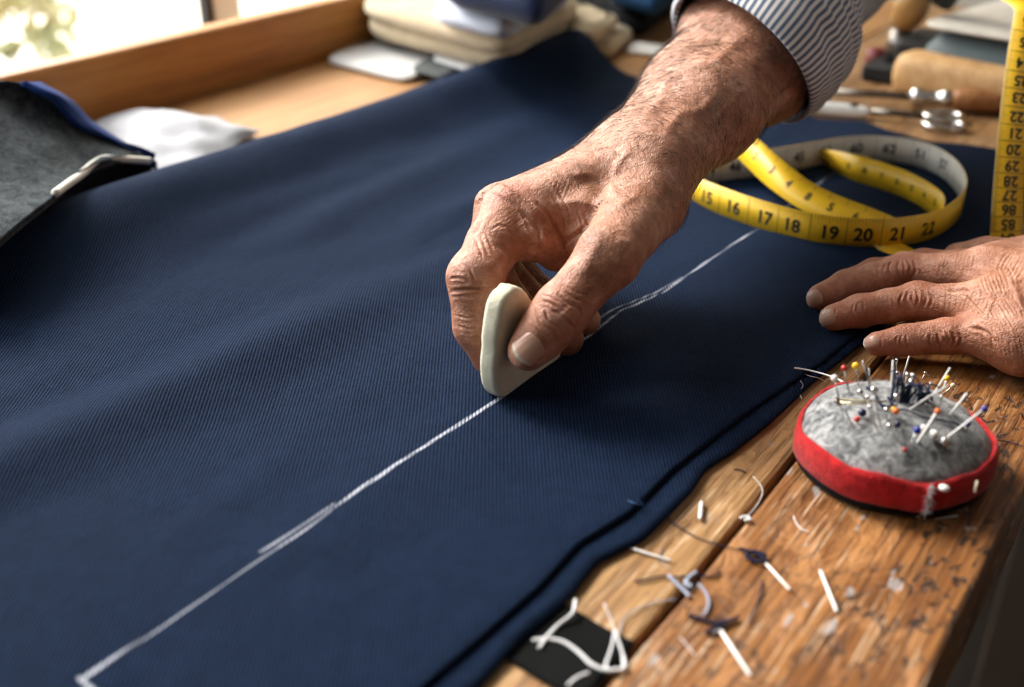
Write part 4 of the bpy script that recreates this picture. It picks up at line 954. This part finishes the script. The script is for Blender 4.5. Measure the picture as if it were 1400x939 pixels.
WH = [((1219, 527), (1221, 493), .00045, 'white pin standing upright at back centre of pincushion'), ((1234, 518), (1243, 487), .00045, 'tallest white pin at back of pincushion, leaning right'),
      ((1279, 535), (1299, 503), .00042, 'long white pin leaning right at back of pincushion'), ((1245, 559), (1272, 541), .0005, 'upper of two white pins leaning right out of the cluster'),
      ((1253, 553), (1296, 527), .00042, 'longest slanted white pin leaning right out of the cluster'), ((1299, 567), (1322, 538), .00048, 'white pin leaning right, alone at right side of pincushion')]
for b_, t_, r_, lb_ in WH: pin(b_, t_, r_, None, 0, lb_, shaft='white_plastic')
for b_, t_, h_ in [((1190, 532), (1179, 493), 0), ((1190, 528), (1188, 503), 0), ((1225, 515), (1226, 492), .0008), ((1257, 526), (1265, 510), .0009), ((1265, 536), (1273, 525), .0010), ((1232, 548), (1246, 522), .0013), ((1226, 560), (1226, 542), .0014),
                   ((1236, 530), (1241, 512), .0011), ((1228, 522), (1227, 510), .0012), ((1199, 558), (1195, 533), .0016), ((1184, 548), (1176, 536), .0014), ((1192, 580), (1186, 543), .0010), ((1205, 585), (1197, 555), 0), ((1166, 585), (1153, 552), 0), ((1243, 549), (1248, 513), .0010), ((1213, 575), (1212, 560), .0012), ((1234, 587), (1216, 582), .0012), ((1283, 560), (1287, 543), .0008), ((1200, 590), (1189, 556), .0009)]:
    pin(b_, t_, .00032, 'steel' if h_ else None, h_, 'thin plain steel pin in the pincushion', group=G)
for b_, t_ in [((1175, 557), (1213, 553)), ((1204, 543), (1216, 553)), ((1230, 556), (1238, 565)), ((1248, 570), (1262, 580)), ((1274, 552), (1278, 562))]:
    pin(b_, t_, .0004, None, 0, 'thin steel pin lying on the felt among the others', True, 'steel', 'steel pins lying on the pincushion felt')
# safety pin lying at the left of the cluster
e = empty('safety_pin', on_cush(1165, 553), 'brass-coloured safety pin lying on the left of the pin cluster', 'safety pin')
pts = [on_cush(a, b)+np.array([0, 0, .0016]) for a, b in [(1212, 553), (1186, 553), (1160, 551), (1144, 550), (1142, 553), (1146, 554), (1165, 556), (1187, 556)]]
MB().tube(catmull(pts, 30), .0004, 6).build('wire', plain('brass_wire', (.50, .42, .26), .3, 1), e)
MB().tube([pts[3], pts[4]+np.array([0, 0, .0001]), pts[5]], .0009, 8).build('clasp', M['dark_steel'], e)
ORD = ['leftmost', 'second', 'third', 'fourth', 'fifth', 'sixth', 'seventh', 'eighth', 'ninth', 'tenth', 'eleventh', 'twelfth', 'thirteenth', 'fourteenth', 'fifteenth', 'sixteenth', 'seventeenth', 'eighteenth', 'nineteenth', 'twentieth', 'last']
for nm_, what in (('thin plain steel pin in the pincushion', 'plain steel pin standing in the pincushion'), ('thin steel pin lying on the felt among the others', 'steel pin lying flat on the grey felt')):
    q = [e for e in PINS if e.get('label') == nm_]; q.sort(key=lambda e: proj(np.array(e.location)[None])[0][0])
    for e, o_ in zip(q, ORD): e['label'] = what+', '+(o_ if o_ == 'leftmost' else o_+' from the left')+' of its kind'
# dark thread ends tangled among the pins
def thread(name, pxz, r, mat, label, group=None, n=40, surf=None, cat='thread'):
    pts = []
    for q in pxz:
        if len(q) == 3: pts.append(P(*q))
        else:
            p = P(*q, 0.0); pts.append(np.array([p[0], p[1], 0]))
    if surf: pts = [surf(*q)+np.array([0, 0, .0007+.0010*(i % 2)]) for i, q in enumerate(pxz)]
    c = catmull(pts, n); 
    if not surf: c[:, 2] = np.maximum(c[:, 2], r)
    return MB().tube(c, r, 6).build(name, mat, label=label, cat=cat, group=group)
thread('thread', [(1185, 532), (1193, 541), (1205, 556), (1218, 560), (1214, 545)], .0006, M['thread_navy'], 'navy thread end twisted at left of the pin cluster', surf=on_cush)
thread('thread', [(1206, 560), (1240, 566), (1262, 572), (1300, 582), (1318, 588)], .00035, M['thread_navy'], 'navy thread running right across the pincushion felt', surf=on_cush)
def scrap(px, n_, z1, lb):
    b = [on_cush(*q) for q in px]; mb = MB()
    for k in range(n_):
        p = mid(b[0], b[1], (k+.5)/n_)+rng.normal(size=3)*np.array([.0008, .0008, 0]); l_ = rng.normal(size=3)*.0022; l_[2] = 0; h_ = z1*rng.uniform(.6, 1.05)
        mb.tube(catmull([p-np.array([0, 0, .001]), p+l_*.3+Zv*h_*.45, p+l_+Zv*h_, p+l_*2.2+Zv*h_*rng.uniform(.5, .9)], 10), np.linspace(.0007, .0003, 10), 5)
    mb.build('thread_tuft', M['navy_plain'], label=lb, cat='thread')
scrap([(1217, 547), (1240, 550)], 11, .012, 'tuft of navy thread ends standing among the pins at centre of pincushion')
scrap([(1250, 553), (1274, 548)], 8, .007, 'small tuft of navy thread ends at right of the pin cluster')
tw = [P(1086, 503, .0055), P(1105, 506, .005), P(1125, 511, .008), P(1143, 517, .014), PC+np.array([-.030, .022, .019])]
MB().tube(catmull(tw, 30), [.00045]*30, 6).build('thread', M['thread_white'], label='white thread from the cloth edge to the pincushion', cat='thread')
thread('thread', [(1092, 502, .0045), (1102, 512, .003), (1120, 517, .002), (1128, 522, .0005)], .0002, M['thread_white'], 'fine grey thread below the white one beside the pincushion')
thread('thread', [(1318, 588, .018), (1335, 594, .012), (1352, 600, .004), (1372, 603, .0004), (1393, 608, .0004)], .0003, M['thread_navy'], 'dark thread trailing off the right of the pincushion onto the bench')

# ------------------------------------------------------------------ loose things on the bench
def loose_pin(a, b, r, label, mat='white_plastic', name='loose_pin'):
    p, q = P(*a, 0), P(*b, 0); e = empty(name, np.array([p[0], p[1], 0]), label, 'pin', 'loose white pins on the bench')
    p[2] = q[2] = r*1.0; dq = (q-p)/np.linalg.norm(q-p)
    MB().tube([p, p+dq*.0008, q-dq*.0006, q], [r*.6, r, r, r*.75], 8).build('shaft', M[mat], e)
    return e
loose_pin((859, 750), (918, 768), .00050, 'cream pin lying left of the plank gap, nearest the cloth')
loose_pin((1047, 772), (1080, 808), .00055, 'white pin poking out of the navy thread clump')
loose_pin((1121, 781), (1144, 838), .00060, 'white pin lying alone in the middle of the edge plank')
loose_pin((985, 864), (1026, 926), .00065, 'white pin nearest the camera, at bottom of the picture')
loose_pin((1277, 711), (1309, 706), .00035, 'thin brass pin lying in front of the pincushion', 'steel')
loose_pin((959, 688), (957, 712), .0008, 'short white stub of lint between cloth and pincushion', 'thread_white')
pq = P(1334, 664, .012); e = empty('pin', pq, 'short cream pin end stuck through the red band at right', 'pin')
MB().tube([P(1336, 657, .016), P(1332, 671, .0125)+np.array([.0005, -.001, 0])], .0006, 8).build('shaft', M['bead_cream'], e)
pq = P(1291, 667, .0185); e = empty('pin', pq, 'white bead pin head resting on the front of the red band', 'pin'); MB().ball(pq, .0016, 14, sc=(1.3, 1, .8)).build('head', M['bead_white'], e)
TW = [([(787, 820, .0035), (783, 838, .003), (765, 853, .0015), (750, 868, .0012), (737, 886, .0012)], .0009, 'thread_white', 'short fat white thread end lying over the black tape at left'),
      ([(728, 878), (748, 876), (770, 880), (790, 893), (808, 910), (826, 918), (845, 918), (854, 914), (852, 900)], .0010, 'thread_white', 'thick white thread curving across the black tape'),
      ([(840, 864), (838, 880), (832, 900), (828, 914), (838, 918), (852, 914), (852, 900), (846, 880), (842, 866)], .0008, 'thread_white', 'white thread loop at right end of the black tape'),
      ([(825, 825), (833, 842), (840, 860), (841, 868)], .0003, 'thread_white', 'thin white thread rising from the loop'),
      ([(848, 866), (850, 850), (862, 838), (882, 828), (900, 823), (925, 820)], .0004, 'thread_grey', 'lilac grey thread arching left of the plank gap'),
      ([(868, 796), (885, 793), (905, 789), (925, 790), (950, 788), (972, 789), (985, 783)], .0006, 'thread_navy', 'dark thread lying across the plank gap'),
      ([(914, 789), (925, 800), (938, 812), (942, 818)], .0010, 'thread_grey', 'grey thread knot tail left of the plank gap'),
      ([(952, 786), (942, 793), (938, 801), (946, 806)], .0014, 'thread_grey', 'pale blue thread knot sitting on the plank gap'),
      ([(955, 800), (965, 812), (969, 825), (966, 838), (960, 843)], .0008, 'thread_grey', 'grey blue thread loop right of the plank gap'),
      ([(940, 842), (958, 848), (975, 853), (990, 852), (1010, 846)], .0009, 'thread_navy', 'thick navy thread clump below the loop'),
      ([(965, 867), (985, 857), (1005, 848)], .0010, 'thread_navy', 'short navy thread crossing the clump'),
      ([(910, 708), (930, 722), (955, 736), (985, 746), (1010, 752), (1030, 758)], .00035, 'thread_navy', 'long fine dark thread running from the cloth over the plank gap'),
      ([(1010, 752), (1022, 755), (1036, 760), (1046, 768), (1035, 770), (1020, 762), (1032, 756), (1048, 762)], .0010, 'thread_navy', 'navy thread clump at the head of a white pin'),
      ([(1042, 794), (1040, 810), (1033, 830), (1024, 852)], .0005, 'thread_navy', 'dark curved thread right of the loop'),
      ([(1030, 652), (1040, 664), (1042, 676), (1034, 692), (1022, 706)], .00025, 'thread_white', 'fine white thread curling over the plank gap'),
      ([(1012, 710), (1020, 708), (1026, 712), (1018, 713)], .0009, 'thread_white', 'white lint knot at the plank gap'),
      ([(1085, 706), (1089, 716), (1096, 724), (1106, 728)], .00032, 'thread_white', 'white curved thread in front of the pincushion'),
      ([(1003, 642), (1012, 643), (1020, 647)], .0004, 'thread_navy', 'tiny dark snippet behind the plank gap'),
      ([(900, 772), (908, 745), (925, 722), (940, 712)], .00018, 'thread_navy', 'hair-thin dark thread bowed near the cloth edge'),
      ([(915, 780), (905, 765), (902, 750)], .00018, 'thread_grey', 'hair-thin grey thread near the cream pin'),
      ([(1096, 545, .002), (1093, 535, .001), (1098, 527, .004), (1094, 520, .006)], .0002, 'thread_white', 'fine white thread curling beside the left of the pincushion'),
      ([(776, 939), (790, 928), (805, 922)], .0009, 'thread_white', 'white thread end at the bottom corner of the black tape'),
      ([(930, 872), (942, 886), (950, 896)], .00025, 'thread_white', 'thin pale thread at the near end of the edge plank')]
for q, r_, mt, lb in TW: thread('thread', q, r_*.72, M[mt], lb, n=max(20, 5*len(q)))
thread('thread', [(858, 684, .0046), (868, 688, .005), (880, 690, .004), (872, 683, .006)], .00025, plain('blue_thread', (.05, .11, .25), .9), 'blue frayed thread at the edge of the navy cloth')
q = [P(a, b, 0) for a, b in [(742, 812), (868, 881), (797, 962), (664, 888)]]
mb = MB(); nn = 14; V = []
for i in range(nn):
    for j in range(nn):
        u, v_ = i/(nn-1), j/(nn-1); p = (q[0]*(1-u)+q[1]*u)*(1-v_)+(q[3]*(1-u)+q[2]*u)*v_; V.append(p+np.array([.0003*math.sin(9*v_), .0004*math.sin(7*u), .0008]))
bt = build('black_tape_strip', V, grid_faces(nn, nn)[:, ::-1], M['black_tape'], label='black tape strip stuck across the bench plank by the cloth', cat='tape'); bt.modifiers.new('thickness', 'SOLIDIFY').thickness = .0006

# ------------------------------------------------------------------ things at the back of the bench
def patch(name, px, mat, parent=None, n=60, thick=.003, noise=.001, nseed=1, freq=30, **k):
    """cloth sheet through a grid of picture points with heights (rows of (px,py,z))"""
    G_ = np.array([[P(a, b, z) for a, b, z in row] for row in px]); A = np.stack([catmull(r, n) for r in G_]); B = np.stack([catmull(A[:, j], n) for j in range(n)], 1)
    B[..., 2] += noise*vnoise(B[..., 0]*freq, B[..., 1]*freq, nseed)
    B[..., 2] = np.maximum(B[..., 2], .0015)
    F = grid_faces(n, n); V = B.reshape(-1, 3); 
    if vnormals(V, F)[:, 2].mean() < 0: F = F[:, ::-1]
    o = build(name, V, F, mat, parent, **k); s = o.modifiers.new('thickness', 'SOLIDIFY'); s.thickness = thick; s.offset = -1
    return o, B
patch('white_tissue', [[(108, 178, .004), (135, 160, .009), (185, 143, .018), (222, 146, .015), (250, 152, .008)], [(150, 190, .004), (190, 178, .013), (225, 170, .018), (270, 160, .016), (300, 165, .007)], [(185, 212, .004), (220, 205, .011), (265, 192, .013), (310, 178, .012), (352, 176, .006)], [(205, 240, .003), (240, 232, .006), (280, 215, .008), (320, 198, .006), (345, 190, .003)]],
      M['white_cloth'], n=70, thick=.0012, noise=.0045, freq=44, label='crumpled white cloth lying between the grey garment and the back rail', cat='cloth')
gar = empty('grey_garment', P(60, 250, 0), 'grey melange garment with navy edging folded at the left of the bench', 'garment')
row = [[(-190, 300, .003), (-150, 210, .045), (-60, 125, .080), (0, 112, .084), (30, 112, .082)], [(-190, 340, .003), (-140, 240, .045), (-40, 165, .070), (40, 150, .066), (75, 128, .074)],
       [(-190, 380, .003), (-120, 270, .045), (0, 215, .055), (90, 195, .050), (150, 190, .036)], [(-190, 420, .003), (-90, 310, .040), (20, 262, .046), (110, 222, .042), (205, 214, .022)],
       [(-190, 460, .003), (-60, 372, .035), (30, 304, .042), (84, 264, .042), (135, 222, .036)]]
_, B = patch('body_cloth', row, M['melange'], gar, n=60, thick=.004, noise=.0025, freq=26)
patch('edge_binding', [[(28, 112, .0835), (40, 112, .083), (56, 112, .079)], [(72, 130, .0755), (84, 132, .073), (98, 136, .066)], [(108, 168, .056), (122, 168, .052), (130, 168, .046)], [(150, 192, .0385), (165, 194, .036), (175, 197, .030)], [(203, 214, .0245), (212, 219, .022), (216, 224, .016)]], plain('navy_binding', (.012, .035, .15), .85), gar, n=30, thick=.004, noise=0)
patch('facing', [[(28, 112, .079), (45, 128, .050), (60, 165, .012)], [(84, 132, .069), (95, 150, .045), (100, 185, .010)], [(130, 168, .044), (140, 185, .028), (150, 205, .008)], [(212, 219, .016), (214, 225, .010), (216, 230, .004)]], M['navy_plain'], gar, n=24, thick=.002, noise=0)
pp = catmull([B[-1, 42], B[-1, 47], B[-1, 52], B[-1, 59], mid(B[-1, 59], B[-8, 59]), P(205, 222, .024)], 40)+np.array([0, 0, .001])
MB().tube(pp, .0024, 8).build('piping', M['white_tape'], gar)
patch('lining', [[(60, 290, .036), (100, 250, .036), (138, 224, .034), (205, 222, .020)], [(70, 295, .022), (110, 262, .022), (150, 240, .020), (205, 228, .014)], [(75, 305, .004), (118, 275, .004), (160, 250, .004), (207, 233, .004)]], M['black_cloth'], gar, n=24, thick=.002, noise=.001)

def slab(corners, z0, h, p=5.0, n=44, seed=0, noise=.0012, sag=0.0):
    """folded-cloth slab: rounded rim, four bench-top corners (3-D), thickness h"""
    c = [np.asarray(q, float) for q in corners]; V = []; rows_ = 12
    u = np.linspace(-1, 1, n)
    per = [(a, -1) for a in u[:-1]]+[(1, a) for a in u[:-1]]+[(a, 1) for a in u[::-1][:-1]]+[(-1, a) for a in u[::-1][:-1]]
    per = np.array(per); rr = np.maximum(np.abs(per[:, 0]), np.abs(per[:, 1])); lp_ = (np.abs(per[:, 0])**8+np.abs(per[:, 1])**8)**(1/8); per = per/lp_[:, None]
    m_ = len(per); rings = []
    L = min(np.linalg.norm(c[1]-c[0]), np.linalg.norm(c[3]-c[0]))/2; rim = min(h/2, L*.4)
    prof = [(0.05, 0), (.55, 0), (1-rim/L, 0)]+[(1-rim/L+rim/L*math.sin(a), .5-.5*math.cos(a)) for a in np.linspace(.3, math.pi-.3, 7)]+[(1-rim/L, 1), (.75, 1), (.5, 1), (.25, 1), (.05, 1)]
    for s_, t_ in prof:
        q = per*s_; a, b = (q[:, 0]+1)/2, (q[:, 1]+1)/2
        X = (c[0][None]*(1-a)[:, None]+c[1][None]*a[:, None])*(1-b)[:, None]+(c[3][None]*(1-a)[:, None]+c[2][None]*a[:, None])*b[:, None]
        X[:, 2] = z0+h*t_+noise*vnoise(X[:, 0]*22+seed, X[:, 1]*22, seed)*t_-sag*t_*(a-.5)**2
        rings.append(X)
    V = np.concatenate(rings); F = [tuple(f) for f in grid_faces(len(prof), m_, True).tolist()]+[tuple(range(m_)), tuple((len(prof)-1)*m_+k for k in range(m_))[::-1]]
    return V, [f[::-1] for f in F]
def PP(*l): return [P(a, b, 0) for a, b in l]
# white card and dark ruler under the beige cloth
V, F = slab(PP((440, 88), (560, 118), (665, 62), (540, 40)), .0006, .006, seed=3, noise=0); build('white_card', V, F, M['paper'], label='white paper pad poking out from under the beige cloth near the rail', cat='paper')
V, F = slab(PP((560, 108), (605, 122), (700, 70), (640, 62)), .0072, .004, seed=4, noise=0); build('dark_card', V, F, M['grey_stripe'], label='dark grey card lying on the white pad under the beige cloth', cat='card')
V, F = slab(PP((588, 100), (640, 118), (720, 80), (670, 66)), .0116, .004, seed=5, noise=0); build('pale_card', V, F, M['paper'], label='pale card at the cloth side of the dark grey card', cat='card')
be = empty('beige_cloth', P(650, 60, 0), 'folded beige wool cloth stacked on the bench by the back rail', 'cloth')
cz = [P(490, 50, .016), P(700, 105, .016), P(800, 40, .016), P(640, -20, .016)]
V, F = slab(cz, .0158, .020, seed=6, noise=.004); build('folded_layer', V, F, M['beige'], be)
V, F = slab([P(484, 22, .036), P(690, 82, .036), P(800, 20, .036), P(620, -50, .036)], .0360, .018, seed=7, noise=.004); build('folded_layer', V, F, M['beige'], be)
be2 = empty('beige_cloth', P(800, 70, 0), 'folded end of beige wool in two layers, just behind the navy cloth\'s far corner', 'cloth')
V, F = slab(PP((790, 84), (836, 84), (868, 58), (800, 34)), .0006, .018, seed=8, noise=.002); build('folded_layer', V, F, M['beige'], be2)
V, F = slab([P(780, 62, .019), P(815, 64, .019), P(848, 38, .019), P(780, 16, .019)], .0192, .016, seed=9, noise=.002); build('folded_layer', V, F, M['beige'], be2)
ng = empty('folded_shirt', P(640, 30, .054), 'folded navy garment with a pale front edge on top of the beige cloth', 'garment')
V, F = slab([P(588, 40, .0545), P(690, 62, .0545), P(790, 10, .0545), P(650, -60, .0545)], .0545, .020, seed=10, noise=.002); build('pale_layer', V, F, plain('pale_blue_cloth', (.50, .52, .58), .9), ng)
V, F = slab([P(600, 22, .075), P(740, 52, .075), P(800, 0, .075), P(650, -90, .075)], .0748, .040, seed=11, noise=.004); build('navy_layer', V, F, M['navy_plain'], ng)
V, F = slab(PP((770, 38), (880, 62), (940, 10), (830, -30)), .0006, .030, seed=12, noise=.003); build('dark_garment', V, F, M['black_cloth'], label='black folded cloth behind the beige fold, left of the forearm', cat='cloth')
V, F = slab([P(830, 14, .03), P(895, 30, .03), P(960, -10, .03), P(870, -40, .03)], .031, .024, seed=13, noise=.003); build('blue_garment', V, F, plain('deep_blue_cloth', (.014, .05, .12), .9), label='deep blue folded cloth on the black one, left of the forearm', cat='cloth')
V, F = slab(PP((855, 74), (905, 80), (915, 68), (865, 62)), .0006, .004, seed=14, noise=0); build('white_eraser', V, F, M['white_plastic'], label='small white slip lying behind the forearm at the far plank', cat='paper')

# wooden roller, slate case, black stand with a wooden grip, small tools -----------------------------
r0, r1 = P(1238, 126, 0), P(1470, 172, 0); dr = (r1-r0)/np.linalg.norm(r1-r0); RR = .0185
e = empty('pressing_block', r0, 'pale round-ended wooden pressing block lying at the back right of the bench', 'wood block')
pf = [(-.010, .35), (-.009, .62), (-.006, .84), (-.001, .96), (.005, 1.0)]+[(x, 1.0) for x in np.linspace(.012, np.linalg.norm(r1-r0), 12)]
sd = np.cross(dr, Zv); V = []; nseg = 28
for a_, k_ in pf:
    for j in range(nseg):
        th = 2*math.pi*j/nseg; cx_, cz_ = math.cos(th), math.sin(th); q_ = (abs(cx_)**3+abs(cz_)**3)**(1/3); V.append(r0+dr*a_+sd*RR*1.1*k_*cx_/q_+Zv*(RR+RR*k_*cz_/q_))
F = [tuple(f) for f in grid_faces(len(pf), nseg, True).tolist()]+[tuple(range(nseg))[::-1], tuple((len(pf)-1)*nseg+k for k in range(nseg))]
build('block', V, F, M['roll_wood'], e)
MB().ball(r0+dr*.03+Zv*(2*RR-.0006), .004, 10, sc=(1, 1, .35)).build('dowel', M['handle_wood'], e)
c = [P(1255, 30.5, .060), P(1480, 68.5, .060)]; dd = (c[1]-c[0])/np.linalg.norm(c[1]-c[0]); nn_ = np.cross(Zv, dd); nn_ = nn_ if nn_@FW > 0 else -nn_
case = empty('slate_case', (c[0]+c[1])/2*np.array([1, 1, 0]), 'slate grey storage case with a pale lid behind the wooden block', 'case')
V, F = slab([q*np.array([1, 1, 0]) for q in (c[0], c[1], c[1]+nn_*.16, c[0]+nn_*.16)], .0006, .056, seed=20, noise=0); build('case_body', V, F, M['slate'], case)
V, F = slab([q*np.array([1, 1, 0]) for q in (c[0]-nn_*.001, c[1]-nn_*.001, c[1]+nn_*.161, c[0]+nn_*.161)], .0568, .0035, seed=21, noise=0); build('lid', V, F, plain('pale_grey_lid', (.62, .57, .50), .6), case)
bs = empty('stamp_press', P(1225, 108, 0), 'black hand tool with an amber wooden grip standing behind the striped cuff', 'tool')
b0 = P(1212, 112, 0)
MB().box(b0+np.array([-.022, -.010, 0]), b0+np.array([.030, .050, .016]), .003).build('base', M['black_metal'], bs, smooth=False)
MB().box(b0+np.array([.0, .0, .0161]), b0+np.array([.045, .06, .040]), .006).build('housing', M['black_metal'], bs, smooth=False)
MB().tube([b0+np.array([.0, .02, .0161]), b0+np.array([.0, .02, .044])], [.012, .010], 16).build('collar', M['dark_steel'], bs)
gp = b0+np.array([.0, .02, .044]); MB().tube([gp, gp+Zv*.006+dd*.001, gp+Zv*.018+dd*.005, gp+Zv*.032+dd*.010, gp+Zv*.044+dd*.015, gp+Zv*.050+dd*.017], [.008, .013, .016, .015, .010, .004], 18).build('grip', plain('amber_wood', (.36, .19, .06), .3), bs)
MB().tube([gp+Zv*.03+dd*.03, gp+Zv*.06+dd*.05, gp+Zv*.08+dd*.055], .014, 12).build('lever', M['black_metal'], bs)
MB().tube([P(1195, 96, 0)+Zv*.0, P(1195, 96, 0)+Zv*.02], .010, 12).build('cap', plain('dark_red_cap', (.16, .012, .01), .5), bs)
ta = empty('bodkin', P(1250, 125, 0), 'long steel bodkin with a brown wooden handle, farther of the two tools by the cuff', 'tool')
a0, a1, a2 = P(1120, 124, .007), P(1255, 132, .009), P(1292, 134, .010)
MB().tube([a0, a1], [.0028, .0036], 10).build('shaft', M['dark_steel'], ta)
d_ = (a2-a1)/np.linalg.norm(a2-a1); MB().tube([a1-d_*.006, a1-d_*.005, a1+d_*.004, a1+d_*.005, a1+d_*.018, a1+d_*.019, a1+d_*.026, a1+d_*.027], [.004, .0075, .0075, .0055, .0055, .0072, .0072, .004], 14).build('ferrule', M['steel'], ta)
MB().tube([a1+d_*.0275, a1+d_*.032, a1+d_*.05, a1+d_*.075, a1+d_*.095], [.0065, .0085, .0095, .0085, .0055], 14).build('handle', M['handle_wood'], ta)
tb_ = empty('embroidery_scissors', P(1230, 155, 0), 'small scissors with a white sheath and bright steel rings, nearer of the two tools', 'scissors')
s0, s1, s2 = P(1055, 141, .006), P(1190, 152, .006), P(1262, 158, .006)
d_ = (s1-s0)/np.linalg.norm(s1-s0); sd_ = np.cross(Zv, d_)
V, F = slab([s0-sd_*.0065-Zv*.005, s1-sd_*.0065-Zv*.005, s1+sd_*.0065-Zv*.005, s0+sd_*.0065-Zv*.005], .0008, .009, seed=22, noise=0); build('sheath', V, F, M['white_plastic'], tb_)
MB().tube([s1, s2], .0030, 8).build('shank', M['dark_steel'], tb_)
for nm, k_ in (('ring', -1), ('ring', 1)):
    cc_ = s2+d_*.016+sd_*k_*.013; th = np.linspace(0, 2*math.pi, 29)
    ring = [cc_+d_*.015*math.cos(x)+sd_*.0105*math.sin(x)-Zv*.0025 for x in th]; MB().tube(ring, .0030, 8, cap=False).build(nm, M['steel'], tb_)
print('objects', len(bpy.data.objects), 'tris', sum(len(m.polygons) for m in bpy.data.meshes))
